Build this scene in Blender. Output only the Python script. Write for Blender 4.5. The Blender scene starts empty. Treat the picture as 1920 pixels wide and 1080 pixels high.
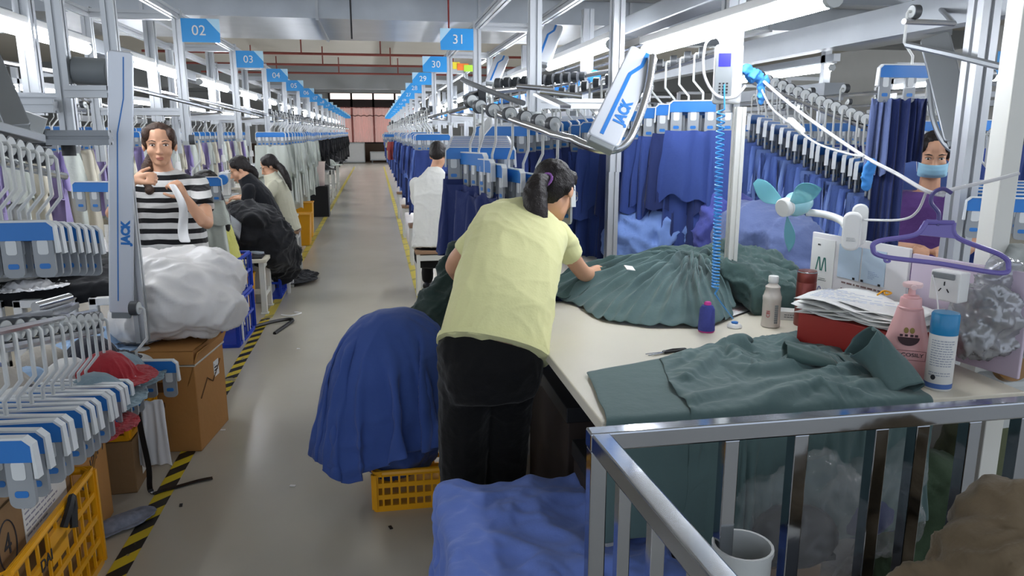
import bpy, bmesh, math, random
from mathutils import Vector, Matrix, noise
R = random.Random(7)
C = bpy.context.scene.collection
SC = bpy.context.scene
PI = math.pi
# ---------------------------------------------------------------- camera
CAM_H = 1.5; FPX = 1390.0; PITCH = math.atan(292 / FPX); YAW = math.radians(10.3)
cd = bpy.data.cameras.new('camera'); cam = bpy.data.objects.new('camera', cd); C.objects.link(cam)
cd.sensor_width = 36; cd.lens = 36 * FPX / 1920; cd.clip_start = .05; cd.clip_end = 200
cam.location = (0, 0, CAM_H); cam.rotation_euler = (PI / 2 - PITCH, 0, -YAW); SC.camera = cam
# ---------------------------------------------------------------- world and exposure
w = bpy.data.worlds.new('world'); SC.world = w; w.use_nodes = True
w.node_tree.nodes['Background'].inputs[0].default_value = (.80, .88, 1, 1)
w.node_tree.nodes['Background'].inputs[1].default_value = .6
SC.view_settings.view_transform = 'Standard'; SC.view_settings.look = 'None'
SC.view_settings.gamma = 1; SC.view_settings.exposure = 1.1
SC.cycles.use_denoising = True
SC.cycles.max_bounces = 7; SC.cycles.diffuse_bounces = 3; SC.cycles.glossy_bounces = 4
SC.cycles.transparent_max_bounces = 12; SC.cycles.transmission_bounces = 5
SC.cycles.sample_clamp_indirect = 6; SC.cycles.caustics_reflective = False; SC.cycles.caustics_refractive = False
TUBE_POWER = 27.0

# ---------------------------------------------------------------- pixel to point (1920x1080 frame), at depth Y / height z / side X
_fw = Vector((math.sin(YAW) * math.cos(PITCH), math.cos(YAW) * math.cos(PITCH), -math.sin(PITCH)))
_rt = Vector((math.cos(YAW), -math.sin(YAW), 0))
_up = Vector((math.sin(YAW) * math.sin(PITCH), math.cos(YAW) * math.sin(PITCH), math.cos(PITCH)))
def _ray(x, y): return _fw + _rt * ((x - 960) / FPX) + _up * ((540 - y) / FPX)
def atY(x, y, Y):
    r = _ray(x, y); return Vector((0, 0, CAM_H)) + r * (Y / r.y)
def atZ(x, y, z):
    r = _ray(x, y); return Vector((0, 0, CAM_H)) + r * ((z - CAM_H) / r.z)

def atD(x, y, d): return Vector((0, 0, CAM_H)) + _ray(x, y) * d

# ---------------------------------------------------------------- materials
def lin(c):
    c = c / 255.0
    return c / 12.92 if c <= .04045 else ((c + .055) / 1.055) ** 2.4
def rgb(r, g, b): return (lin(r), lin(g), lin(b), 1)
MATS = {}
def mat(name, col, rough=.5, metal=0, var=.12, scale=8, bump=0, bscale=60, spec=.5, trans=0, alpha=1, emit=0, sheen=0, coat=0, ior=1.45, detail=3):
    m = bpy.data.materials.new(name); m.use_nodes = True; nt = m.node_tree; N = nt.nodes; L = nt.links
    b = N['Principled BSDF']; c = rgb(*col)
    b.inputs['Roughness'].default_value = rough; b.inputs['Metallic'].default_value = metal
    b.inputs['Specular IOR Level'].default_value = spec; b.inputs['Transmission Weight'].default_value = trans
    b.inputs['Alpha'].default_value = alpha; b.inputs['IOR'].default_value = ior
    b.inputs['Sheen Weight'].default_value = sheen; b.inputs['Coat Weight'].default_value = coat
    tc = N.new('ShaderNodeTexCoord')
    n = N.new('ShaderNodeTexNoise'); n.inputs['Scale'].default_value = scale; n.inputs['Detail'].default_value = detail
    L.new(tc.outputs['Object'], n.inputs['Vector'])
    mx = N.new('ShaderNodeMix'); mx.data_type = 'RGBA'
    mx.inputs[6].default_value = tuple(v * (1 - var) for v in c[:3]) + (1,)
    mx.inputs[7].default_value = tuple(min(1, v * (1 + var)) for v in c[:3]) + (1,)
    L.new(n.outputs['Fac'], mx.inputs[0]); L.new(mx.outputs[2], b.inputs['Base Color'])
    if bump:
        n2 = N.new('ShaderNodeTexNoise'); n2.inputs['Scale'].default_value = bscale; n2.inputs['Detail'].default_value = 4
        L.new(tc.outputs['Object'], n2.inputs['Vector'])
        bp = N.new('ShaderNodeBump'); bp.inputs['Strength'].default_value = bump; bp.inputs['Distance'].default_value = .01
        L.new(n2.outputs['Fac'], bp.inputs['Height']); L.new(bp.outputs['Normal'], b.inputs['Normal'])
    if emit:
        b.inputs['Emission Color'].default_value = c; b.inputs['Emission Strength'].default_value = emit
    MATS[name] = m
    return m
def cloth(name, col, var=.10, rough=.85, scale=5, bump=.25, bscale=45):
    return mat(name, col, rough, 0, var, scale, bump, bscale, spec=.25, sheen=.15)

M_alu = mat('aluminium', (186, 189, 192), .38, .55, .06, 3)
M_aludark = mat('dull aluminium', (132, 136, 140), .45, .6, .10, 4)
M_steel = mat('brushed steel', (190, 192, 196), .25, .95, .06, 6)
M_chrome = mat('polished stainless steel', (165, 170, 178), .09, 1, .05, 5, .04, 9)
M_galv = mat('galvanised sheet', (182, 187, 192), .3, .6, .2, 2.2, .25, 2.5, detail=5)
M_white = mat('white plastic', (222, 222, 220), .4, 0, .05, 6)
M_whitegrey = mat('light grey plastic', (186, 190, 190), .45, 0, .06, 8)
M_grey = mat('mid grey plastic', (120, 125, 128), .5, 0, .08, 8)
M_dark = mat('dark rubber', (28, 29, 32), .55, 0, .1, 8)
M_black = mat('black plastic', (14, 14, 16), .4, 0, .1, 8)
M_blue = mat('blue plastic', (40, 112, 186), .38, 0, .08, 6)
M_bluedeep = mat('crate blue plastic', (24, 62, 178), .4, 0, .10, 5)
M_yellow = mat('crate yellow plastic', (226, 160, 18), .4, 0, .10, 5)
M_sign = mat('sign blue', (46, 146, 214), .4, 0, .04, 3)
M_signpale = mat('sign pale corner', (176, 214, 234), .4, 0, .04, 3)
M_cream = mat('cream laminate', (212, 206, 190), .35, 0, .05, 3)
M_metalpaint = mat('white painted metal', (214, 214, 208), .4, 0, .05, 5)
M_carton = mat('brown cardboard', (172, 122, 66), .85, 0, .10, 4, .15, 30)
M_carton2 = mat('dull cardboard', (138, 108, 74), .85, 0, .12, 4, .15, 30)
M_paper = mat('white paper', (226, 226, 224), .8, 0, .04, 9)
M_ink = mat('printed ink', (46, 46, 52), .7, 0, .1, 20)
M_skin = mat('skin', (206, 158, 128), .5, 0, .06, 14, .05, 90, spec=.4)
M_hair = mat('dark hair', (26, 20, 20), .5, 0, .3, 70, .5, 160, spec=.4)
M_hairbrown = mat('brown hair', (64, 47, 38), .5, 0, .3, 70, .5, 160, spec=.4)
M_tube = mat('led tube', (244, 248, 255), .5, 0, 0, 1, emit=TUBE_POWER)

# ---------------------------------------------------------------- mesh builder
def frame(d):
    d = Vector(d).normalized(); a = Vector((0, 0, 1)) if abs(d.z) < .95 else Vector((1, 0, 0))
    x = a.cross(d).normalized(); return x, d.cross(x).normalized(), d
class MB:
    def __init__(s): s.v = []; s.f = []; s.m = []; s.k = 0; s.M = None
    def add(s, vs, fs):
        o = len(s.v); M = s.M
        s.v += [(M @ Vector(v)) if M else Vector(v) for v in vs]
        s.f += [tuple(i + o for i in f) for f in fs]; s.m += [s.k] * len(fs); return s
    def box(s, x0, x1, y0, y1, z0, z1):
        return s.add([(x, y, z) for z in (z0, z1) for y in (y0, y1) for x in (x0, x1)],
                     [(0, 2, 3, 1), (4, 5, 7, 6), (0, 1, 5, 4), (2, 6, 7, 3), (0, 4, 6, 2), (1, 3, 7, 5)])
    def bar(s, p, q, wd, ht=None, upv=None):
        ht = ht or wd; p, q = Vector(p), Vector(q); d = (q - p).normalized()
        u = Vector(upv) if upv else (Vector((0, 0, 1)) if abs(d.z) < .95 else Vector((0, 1, 0)))
        x = d.cross(u).normalized() * wd / 2; y = x.cross(d).normalized() * ht / 2
        vs = [e + a * x + b * y for e in (p, q) for a, b in ((-1, -1), (1, -1), (1, 1), (-1, 1))]
        return s.add(vs, [(3, 2, 1, 0), (4, 5, 6, 7), (0, 1, 5, 4), (1, 2, 6, 5), (2, 3, 7, 6), (3, 0, 4, 7)])
    def cyl(s, p, q, r, r2=None, n=12, cap=True):
        r2 = r if r2 is None else r2; p, q = Vector(p), Vector(q); x, y, d = frame(q - p); vs = []
        for e, rr in ((p, r), (q, r2)):
            vs += [e + (x * math.cos(2 * PI * i / n) + y * math.sin(2 * PI * i / n)) * rr for i in range(n)]
        fs = [(i, (i + 1) % n, n + (i + 1) % n, n + i) for i in range(n)]
        if cap: fs += [tuple(range(n - 1, -1, -1)), tuple(range(n, 2 * n))]
        return s.add(vs, fs)
    def tube(s, pts, r, n=8, cap=True, closed=False):
        pts = [Vector(p) for p in pts]; k = len(pts); rr = r if isinstance(r, (list, tuple)) else [r] * k
        T = []
        for i in range(k):
            a = pts[i - 1] if (i > 0 or closed) else pts[i]; b = pts[(i + 1) % k] if (i < k - 1 or closed) else pts[i]
            T.append((b - a).normalized())
        x, y, _ = frame(T[0]); vs = []
        for i in range(k):
            x = (x - T[i] * x.dot(T[i])).normalized(); y = T[i].cross(x)
            vs += [pts[i] + (x * math.cos(2 * PI * j / n) + y * math.sin(2 * PI * j / n)) * rr[i] for j in range(n)]
        fs = []
        for i in range(k if closed else k - 1):
            b = ((i + 1) % k) * n
            fs += [(i * n + j, i * n + (j + 1) % n, b + (j + 1) % n, b + j) for j in range(n)]
        if cap and not closed: fs += [tuple(range(n - 1, -1, -1)), tuple((k - 1) * n + j for j in range(n))]
        return s.add(vs, fs)
    def lathe(s, prof, n=20, c=(0, 0, 0)):
        vs = [(c[0] + r * math.cos(2 * PI * j / n), c[1] + r * math.sin(2 * PI * j / n), c[2] + z) for r, z in prof for j in range(n)]
        k = len(prof); fs = [(i * n + j, i * n + (j + 1) % n, (i + 1) * n + (j + 1) % n, (i + 1) * n + j) for i in range(k - 1) for j in range(n)]
        fs += [tuple(range(n - 1, -1, -1)), tuple((k - 1) * n + j for j in range(n))]
        return s.add(vs, fs)
    def ell(s, c, rx, ry=None, rz=None, nu=14, nv=9, rot=None):
        ry = rx if ry is None else ry; rz = rx if rz is None else rz; c = Vector(c); vs = []
        def q(x, y, z):
            v = Vector((x * rx, y * ry, z * rz)); return c + (rot @ v if rot else v)
        vs = [q(0, 0, -1)]
        for i in range(1, nv):
            t = -PI / 2 + PI * i / nv
            vs += [q(math.cos(t) * math.cos(2 * PI * j / nu), math.cos(t) * math.sin(2 * PI * j / nu), math.sin(t)) for j in range(nu)]
        vs.append(q(0, 0, 1)); L = len(vs) - 1
        fs = [(0, 1 + (j + 1) % nu, 1 + j) for j in range(nu)]
        for i in range(nv - 2):
            a = 1 + i * nu; b = a + nu; fs += [(a + j, a + (j + 1) % nu, b + (j + 1) % nu, b + j) for j in range(nu)]
        a = 1 + (nv - 2) * nu; fs += [(a + j, a + (j + 1) % nu, L) for j in range(nu)]
        return s.add(vs, fs)
    def prism(s, poly, d, axis='y', o=(0, 0, 0)):
        # poly in the plane across `axis`, thickness d centred on o
        def q(a, b, t): return {'x': (t, a, b), 'y': (a, t, b), 'z': (a, b, t)}[axis]
        n = len(poly); vs = [tuple(o[i] + q(a, b, t)[i] for i in range(3)) for t in (-d / 2, d / 2) for a, b in poly]
        fs = [(i, (i + 1) % n, n + (i + 1) % n, n + i) for i in range(n)] + [tuple(range(n - 1, -1, -1)), tuple(range(n, 2 * n))]
        return s.add(vs, fs)
    def loft(s, rings, cap=True, closed=True):
        n = len(rings[0]); vs = [p for r in rings for p in r]; fs = []
        for i in range(len(rings) - 1):
            for j in range(n if closed else n - 1):
                fs.append((i * n + j, i * n + (j + 1) % n, (i + 1) * n + (j + 1) % n, (i + 1) * n + j))
        if cap and closed: fs += [tuple(range(n - 1, -1, -1)), tuple((len(rings) - 1) * n + j for j in range(n))]
        return s.add(vs, fs)
    def limb(s, pts, rs, n=12):
        # rounded tapered chain: closed capsules for a voxel union
        for i in range(len(pts) - 1):
            s.cyl(pts[i], pts[i + 1], rs[i], rs[i + 1], n)
        for p, r in zip(pts, rs): s.ell(p, r, nu=n, nv=8)
        return s
    def mesh(s, name, mats):
        me = bpy.data.meshes.new(name); me.from_pydata([tuple(v) for v in s.v], [], s.f)
        for m in (mats if isinstance(mats, (list, tuple)) else [mats]): me.materials.append(m)
        me.polygons.foreach_set('material_index', s.m)
        bm = bmesh.new(); bm.from_mesh(me); bmesh.ops.recalc_face_normals(bm, faces=bm.faces); bm.to_mesh(me); bm.free()
        return me
    def build(s, name, mats, parent=None, smooth=40, bevel=0, seg=2):
        return obj(name, s.mesh(name, mats), parent, smooth, bevel, seg)
def shade(me, deg):
    me.polygons.foreach_set('use_smooth', [True] * len(me.polygons)); me.set_sharp_from_angle(angle=math.radians(deg))
def obj(name, me, parent=None, smooth=40, bevel=0, seg=2):
    o = bpy.data.objects.new(name, me); C.objects.link(o)
    if parent: o.parent = parent
    if smooth: shade(me, smooth)
    if bevel:
        b = o.modifiers.new('bevel', 'BEVEL'); b.width = bevel; b.segments = seg; b.limit_method = 'ANGLE'; b.angle_limit = math.radians(40)
    return o
def tag(o, label=None, cat=None, group=None, kind=None):
    if label: o['label'] = label
    if cat: o['category'] = cat
    if group: o['group'] = group
    if kind: o['kind'] = kind
    return o
def thing(name, label, cat, loc=(0, 0, 0), rotz=0, group=None):
    o = bpy.data.objects.new(name, None); C.objects.link(o); o.empty_display_size = .05
    o.location = loc; o.rotation_euler = (0, 0, rotz); return tag(o, label, cat, group)
def struct(o): o['kind'] = 'structure'; return o
def dup(root, loc, rot=None, label=None, group=None, sc=None):
    kids = list(root.children); r = root.copy(); C.objects.link(r); r.location = loc
    if rot is not None: r.rotation_euler = rot if isinstance(rot, (tuple, list)) else (0, 0, rot)
    if sc: r.scale = sc
    if label: r['label'] = label
    if group: r['group'] = group
    for ch in kids:
        c = ch.copy(); C.objects.link(c); c.parent = r
        for g in list(ch.children):
            d = g.copy(); C.objects.link(d); d.parent = c
    return r
def voxel(mb, name, mats, size=.008, smooth=4, parent=None, wr=None, lam=.5):
    """union of overlapping closed shapes as one continuous surface"""
    me = mb.mesh(name, mats); o = bpy.data.objects.new(name, me); C.objects.link(o)
    r = o.modifiers.new('r', 'REMESH'); r.mode = 'VOXEL'; r.voxel_size = size
    sm = o.modifiers.new('s', 'SMOOTH'); sm.iterations = smooth; sm.factor = lam
    dg = bpy.context.evaluated_depsgraph_get(); dg.update()
    out = bpy.data.meshes.new_from_object(o.evaluated_get(dg)); bpy.data.objects.remove(o)
    if wr:
        vs = out.vertices; nm = [v.normal.copy() for v in vs]
        for v, n_ in zip(vs, nm): v.co += n_ * wr(v.co)
    out.materials.clear()
    for m in (mats if isinstance(mats, (list, tuple)) else [mats]): out.materials.append(m)
    out.name = name
    q = obj(name, out, parent, 0); out.polygons.foreach_set('use_smooth', [True] * len(out.polygons)); return q
def text_mesh(s, size, mat_, name='lettering', ext=.0012, M=None, parent=None, align='CENTER', bold=0, shear=0):
    cu = bpy.data.curves.new(name, 'FONT'); cu.body = s; cu.size = size; cu.extrude = ext; cu.align_x = align; cu.align_y = 'CENTER'
    cu.offset = bold; cu.shear = shear; cu.resolution_u = 3
    o = bpy.data.objects.new(name, cu); C.objects.link(o); dg = bpy.context.evaluated_depsgraph_get(); dg.update()
    me = bpy.data.meshes.new_from_object(o.evaluated_get(dg)); bpy.data.objects.remove(o); bpy.data.curves.remove(cu)
    me.materials.clear(); me.materials.append(mat_)
    if M: me.transform(M)
    q = bpy.data.objects.new(name, me); C.objects.link(q)
    if parent: q.parent = parent
    return q
def basis(o, x, y):
    """matrix placing local x,y axes along the given world directions at o"""
    x = Vector(x).normalized(); y = Vector(y); y = (y - x * y.dot(x)).normalized(); z = x.cross(y)
    return Matrix(((x.x, y.x, z.x, o[0]), (x.y, y.y, z.y, o[1]), (x.z, y.z, z.z, o[2]), (0, 0, 0, 1)))
ORD = ['first', 'second', 'third', 'fourth', 'fifth', 'sixth', 'seventh', 'eighth', 'ninth', 'tenth', 'eleventh', 'twelfth', 'thirteenth', 'fourteenth', 'fifteenth', 'sixteenth', 'seventeenth', 'eighteenth', 'nineteenth', 'twentieth']
TENS = {2: 'twenty', 3: 'thirty', 4: 'forty'}
def nth(i):
    if i < 20: return ORD[i]
    t, u = divmod(i + 1, 10)
    return {2: 'twentieth', 3: 'thirtieth', 4: 'fortieth'}[t] if u == 0 else TENS[t] + '-' + ORD[u - 1]
def nz(x, y, z=0, s=1): return noise.noise(Vector((x * s, y * s, z * s)))
def bez(pts, n=8):
    """Catmull-Rom through pts"""
    pts = [Vector(p) for p in pts]; out = []
    for i in range(len(pts) - 1):
        a, b, c, d = pts[max(i - 1, 0)], pts[i], pts[i + 1], pts[min(i + 2, len(pts) - 1)]
        for k in range(n):
            t = k / n
            out.append(.5 * (2 * b + (c - a) * t + (2 * a - 5 * b + 4 * c - d) * t * t + (3 * b - a - 3 * c + d) * t ** 3))
    return out + [pts[-1]]

# ---------------------------------------------------------------- cloth simulation (plain drape; gives real folds)
def cloth_sim(co, nx, ny, colliders=(), frames=35, shrink=0.0, pins=None, thick=.004, selfc=True, bend=.08, mass=.25, quality=5, fr=30, damp=1.5):
    fs = [(j * nx + i, j * nx + i + 1, (j + 1) * nx + i + 1, (j + 1) * nx + i) for j in range(ny - 1) for i in range(nx - 1)]
    me = bpy.data.meshes.new('sheet'); me.from_pydata([tuple(c) for c in co], [], fs); ob = bpy.data.objects.new('sheet', me); C.objects.link(ob); tmp = []
    for m in colliders:
        k = bpy.data.meshes.new('k'); k.from_pydata([tuple(v) for v in m.v], [], m.f); o = bpy.data.objects.new('k', k); C.objects.link(o); tmp.append(o)
        o.modifiers.new('col', 'COLLISION'); o.collision.thickness_outer = .006; o.collision.cloth_friction = fr; o.collision.damping = .8
    md = ob.modifiers.new('cl', 'CLOTH'); s = md.settings
    s.quality = quality; s.mass = mass; s.tension_stiffness = 15; s.compression_stiffness = 15; s.shear_stiffness = 3; s.bending_stiffness = bend; s.air_damping = damp
    s.shrink_min = shrink
    if pins:
        g = ob.vertex_groups.new(name='p'); g.add(list(pins), 1, 'REPLACE'); s.vertex_group_mass = 'p'
    cs = md.collision_settings; cs.use_collision = bool(colliders); cs.distance_min = thick; cs.collision_quality = 2
    cs.use_self_collision = selfc; cs.self_distance_min = thick
    md.point_cache.frame_start = 1; md.point_cache.frame_end = frames
    for f in range(1, frames + 1): SC.frame_set(f)
    dg = bpy.context.evaluated_depsgraph_get(); out = bpy.data.meshes.new_from_object(ob.evaluated_get(dg))
    bpy.data.objects.remove(ob)
    for o in tmp: bpy.data.objects.remove(o)
    SC.frame_set(1); return out
def crumple(me, amp, f, seed, sharp=2.0, warp=.6):
    nm = [v.normal.copy() for v in me.vertices]
    for v, n_ in zip(me.vertices, nm):
        p = v.co * f + Vector((seed * 3.1, seed * 1.7, seed)); wv = Vector((noise.noise(p * .7), noise.noise(p * .7 + Vector((9, 2, 4))), noise.noise(p * .7 + Vector((3, 8, 1))))) * warp
        r = (1 - abs(noise.noise(p + wv)) * 1.6) ** sharp if abs(noise.noise(p + wv)) < .62 else 0
        r2 = (1 - abs(noise.noise((p + wv * 1.4) * 2.3)) * 1.6); r2 = max(r2, 0) ** sharp
        v.co += n_ * amp * (r - .35 + .4 * (r2 - .35))
    return me
def lump(name, ells, mt, size=.014, amp=.02, f=7, seed=1, smooth=3, flat=True):
    q = MB()
    for c_, r_ in ells: q.ell(c_, *r_, nu=18, nv=12)
    o = voxel(q, name, mt, size, smooth); crumple(o.data, amp, f, seed)
    if flat:
        for v in o.data.vertices: v.co.z = max(v.co.z, 0)
    return o
def cloth_obj(name, me, m, parent=None, thick=.003, sub=1):
    me.materials.clear(); me.materials.append(m); me.name = name; o = obj(name, me, parent, 0); me.polygons.foreach_set('use_smooth', [True] * len(me.polygons))
    if thick: t = o.modifiers.new('thick', 'SOLIDIFY'); t.thickness = thick; t.offset = 0
    if sub: s = o.modifiers.new('sub', 'SUBSURF'); s.levels = sub; s.render_levels = sub
    return o
# ================================================================ THE HALL
def slab(name, m, *b):
    q = MB(); q.box(*b); return struct(q.build(name, m, smooth=0))
M_floor = mat('polished concrete', (184, 178, 164), .24, 0, .12, 1.3, .05, 18, spec=.5, detail=8)
M_wall = mat('grey plaster', (176, 178, 176), .8, 0, .05, 2)
M_ceil = mat('beige ceiling paint', (184, 180, 170), .8, 0, .04, 1)
M_beam = mat('grey beam paint', (142, 145, 146), .7, 0, .05, 1)
M_brown = mat('brown wainscot', (84, 66, 50), .5, 0, .12, 3)
M_frame = mat('dark brown frame', (44, 32, 28), .5, 0, .1, 3)
slab('floor', M_floor, -16, 16, -3, 40, -.1, 0)
slab('ceiling', M_ceil, -16, 16, -3, 40.3, 4.2, 4.4)
slab('wall_far', M_brown, -16, 16, 40, 40.2, 0, .95)
slab('wall_far', M_beam, -16, 16, 40, 40.2, 3.45, 4.2)
slab('wall_left', M_wall, -16.2, -16, -3, 40.3, 0, 4.2)
slab('wall_right', M_wall, 16, 16.2, -3, 40.3, 0, 4.2)
for x0, x1 in ((-16, -2.2), (2.2, 16)): slab('wall_far', M_wall, x0, x1, 40, 40.2, .95, 3.45)
for i, (y0, y1, z) in enumerate(((8.6, 10.75, 3.32), (18.6, 19.4, 3.75), (33, 33.8, 3.3), (37.2, 37.7, 3.35))):
    slab('ceiling_beam', M_beam, -16, 16, y0, y1, z, 4.2)
# window: daylight behind a pink curtain
M_sky = mat('daylight', (255, 236, 228), .5, 0, 0, 1, emit=.75)
slab('window_glazing', M_sky, -2.2, 2.2, 40.12, 40.15, .95, 3.45)
q = MB()
for x in (-2.2, -1.1, 0, 1.1, 2.2): q.box(x - .05, x + .05, 39.93, 40.1, .95, 3.45)
q.box(-2.2, 2.2, 39.93, 40.1, 2.72, 3.15); q.box(-2.2, 2.2, 39.93, 40.1, .92, 1.0)
struct(q.build('window_frame', M_frame, smooth=0))
M_curt = mat('sheer pink curtain', (226, 160, 154), .8, 0, .06, 3, alpha=.86)
q = MB(); n = 150
q.add([(-2.15 + 4.3 * i / n, 39.86 + .035 * math.sin(i * 1.5 + math.sin(i * .31) * 2), z) for z in (1.0, 2.35, 2.76) for i in range(n + 1)],
      [(r * (n + 1) + i, r * (n + 1) + i + 1, (r + 1) * (n + 1) + i + 1, (r + 1) * (n + 1) + i) for r in range(2) for i in range(n)])
cur = tag(q.build('curtain', M_curt), 'sheer pink curtain across the window at the far end of the aisle', 'curtain')
q = MB(); q.tube([(-2.15 + 4.3 * i / 60, 39.82, 2.33 + .05 * abs(math.sin(i * .75)) - .03) for i in range(61)], .022, 5); q.build('scalloped_trim', mat('curtain trim', (120, 76, 74), .8), cur)
# air duct across the hall, cable trays, sprinkler pipes
d = thing('air_duct', 'wide galvanised air duct crossing the hall under the ceiling', 'duct', (0, 12, 3.18))
q = MB(); q.box(-9, 9, -1.2, 1.25, -.18, .16); q.build('duct_body', M_galv, d, 0)
for x in (-7.5, -5.2, -2.9, -.7, 1.5, 3.7, 5.9): q = MB(); q.box(x - .02, x + .02, -1.23, 1.28, -.21, .2); q.build('flange', M_alu, d, 0)
for i, x in enumerate((-.25, 1.05)):
    hb = tag(MB().cyl((x, 10.6, 2.72), (x, 10.6, 3.32), .012, n=8).build('hanging_rod', M_dark if i == 0 else mat('red pipe paint', (140, 42, 36), .5)), 'thin dark drop rod hanging before the air duct' if i == 0 else 'red drop pipe hanging from the beam before the duct', 'rod')
M_pipe = mat('red brown pipe', (128, 62, 54), .5, 0, .1, 3)
for i, (Y, z) in enumerate(((22, 3.62), (25.5, 3.62), (29, 3.62))):
    p = thing('sprinkler_pipe', 'red sprinkler pipe under the far ceiling, ' + ('nearest of three', 'middle of three', 'farthest of three')[i], 'pipe', (0, Y, z), 0, 'red sprinkler pipes')
    q = MB(); q.cyl((-6, 0, 0), (6, 0, 0), .035, n=8); q.build('pipe', M_pipe, p)
    for x in (-4.1, -1.9, .25, 2.3):
        q = MB(); q.cyl((x + i * .35, 0, -.02), (x + i * .35, 0, .57), .022, n=6); q.build('drop', M_pipe, p)
# floor tapes
def striped(name, c1, c2, per, fill):
    m = bpy.data.materials.new(name); m.use_nodes = True; nt = m.node_tree; N = nt.nodes; L = nt.links; b = N['Principled BSDF']; b.inputs['Roughness'].default_value = .5
    tc = N.new('ShaderNodeTexCoord'); sp = N.new('ShaderNodeSeparateXYZ'); L.new(tc.outputs['Object'], sp.inputs[0])
    ad = N.new('ShaderNodeMath'); ad.operation = 'MULTIPLY_ADD'; ad.inputs[1].default_value = -1.1; L.new(sp.outputs[0], ad.inputs[0]); L.new(sp.outputs[1], ad.inputs[2])
    mo = N.new('ShaderNodeMath'); mo.operation = 'PINGPONG'; mo.inputs[1].default_value = per / 2; L.new(ad.outputs[0], mo.inputs[0])
    gt = N.new('ShaderNodeMath'); gt.operation = 'GREATER_THAN'; gt.inputs[1].default_value = per / 2 * fill; L.new(mo.outputs[0], gt.inputs[0])
    no = N.new('ShaderNodeTexNoise'); no.inputs['Scale'].default_value = 9; no.inputs['Detail'].default_value = 6; L.new(tc.outputs['Object'], no.inputs['Vector'])
    # worn flecks
    mx = N.new('ShaderNodeMix'); mx.data_type = 'RGBA'; mx.inputs[6].default_value = rgb(*c1); mx.inputs[7].default_value = rgb(*c2); L.new(gt.outputs[0], mx.inputs[0])
    wr = N.new('ShaderNodeMath'); wr.operation = 'GREATER_THAN'; wr.inputs[1].default_value = .66; L.new(no.outputs['Fac'], wr.inputs[0])
    m2 = N.new('ShaderNodeMix'); m2.data_type = 'RGBA'; m2.inputs[7].default_value = rgb(150, 140, 110); L.new(mx.outputs[2], m2.inputs[6]); L.new(wr.outputs[0], m2.inputs[0])
    L.new(m2.outputs[2], b.inputs['Base Color']); return m
M_tape = striped('hazard tape', (206, 182, 40), (28, 27, 24), .165, .5)
M_tapeY = striped('worn yellow tape', (196, 178, 70), (150, 138, 70), .5, .82)
for name, x, y0, y1, m, lab in (('floor_tape', -.935, 1.6, 6.2, M_tape, 'yellow and black hazard tape along the left side of the aisle'),
                                ('floor_tape', -.92, 6.2, 34, M_tapeY, 'worn yellow tape further along the left side of the aisle'),
                                ('floor_tape', .365, 3.3, 34, M_tapeY, 'worn yellow tape along the right side of the aisle')):
    q = MB(); q.box(x - .034, x + .034, y0, y1, .0005, .002); tag(q.build(name, m, smooth=0), lab, 'floor tape')
# boxes at the far end
for i, (x0, x1, h, lab) in enumerate(((-1.75, -.5, 1.0, 'tall white cabinet by the far window wall'), (-.25, 1.0, .55, 'low white cabinet by the far window wall'))):
    b = thing('cabinet', lab, 'cabinet', ((x0 + x1) / 2, 38.6, 0)); hw = (x1 - x0) / 2
    q = MB(); q.box(-hw, hw, -.3, .3, .12 if i else .02, h); q.build('body', M_whitegrey, b, 0, .01)
    q = MB(); q.box(-hw + .04, hw - .04, -.32, -.3, .18 if i else .08, h - .06); q.build('door', M_white, b, 0, .004)
    if i:
        for sx_ in (-1, 1): q = MB(); q.box(sx_ * (hw - .1) - .03, sx_ * (hw - .1) + .03, -.25, .25, 0, .12); q.build('leg', M_grey, b, 0)

# ================================================================ OVERHEAD CONVEYOR STATIONS
def prof(w, g=.22, dp=.16):
    a = w / 2; h = w * g / 2; e = a - w * dp
    P = []
    for cx, cy in ((1, 0), (0, 1), (-1, 0), (0, -1)):
        for t, dd in ((-a, a), (-h, a), (-h, e), (h, e), (h, a)):
            P.append((cx * dd - cy * t, cy * dd + cx * t))
    return P
def extr(mb, p, q, w):
    p, q = Vector(p), Vector(q); x, y, d = frame(q - p); P = prof(w); n = len(P)
    return mb.loft([[e + x * a + y * b for a, b in P] for e in (p, q)])
def loop_path(s):
    # local to outer post foot; s = direction away from the aisle
    return bez([(s * .62, -1.5, 1.86), (s * .30, -1.15, 1.80), (s * .08, -.55, 1.74), (-s * .14, .12, 1.67), (-s * .18, .30, 1.65), (-s * .05, .42, 1.64), (s * .2, .36, 1.63), (s * .5, .2, 1.66), (s * .62, -.1, 1.72)], 5)
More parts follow.
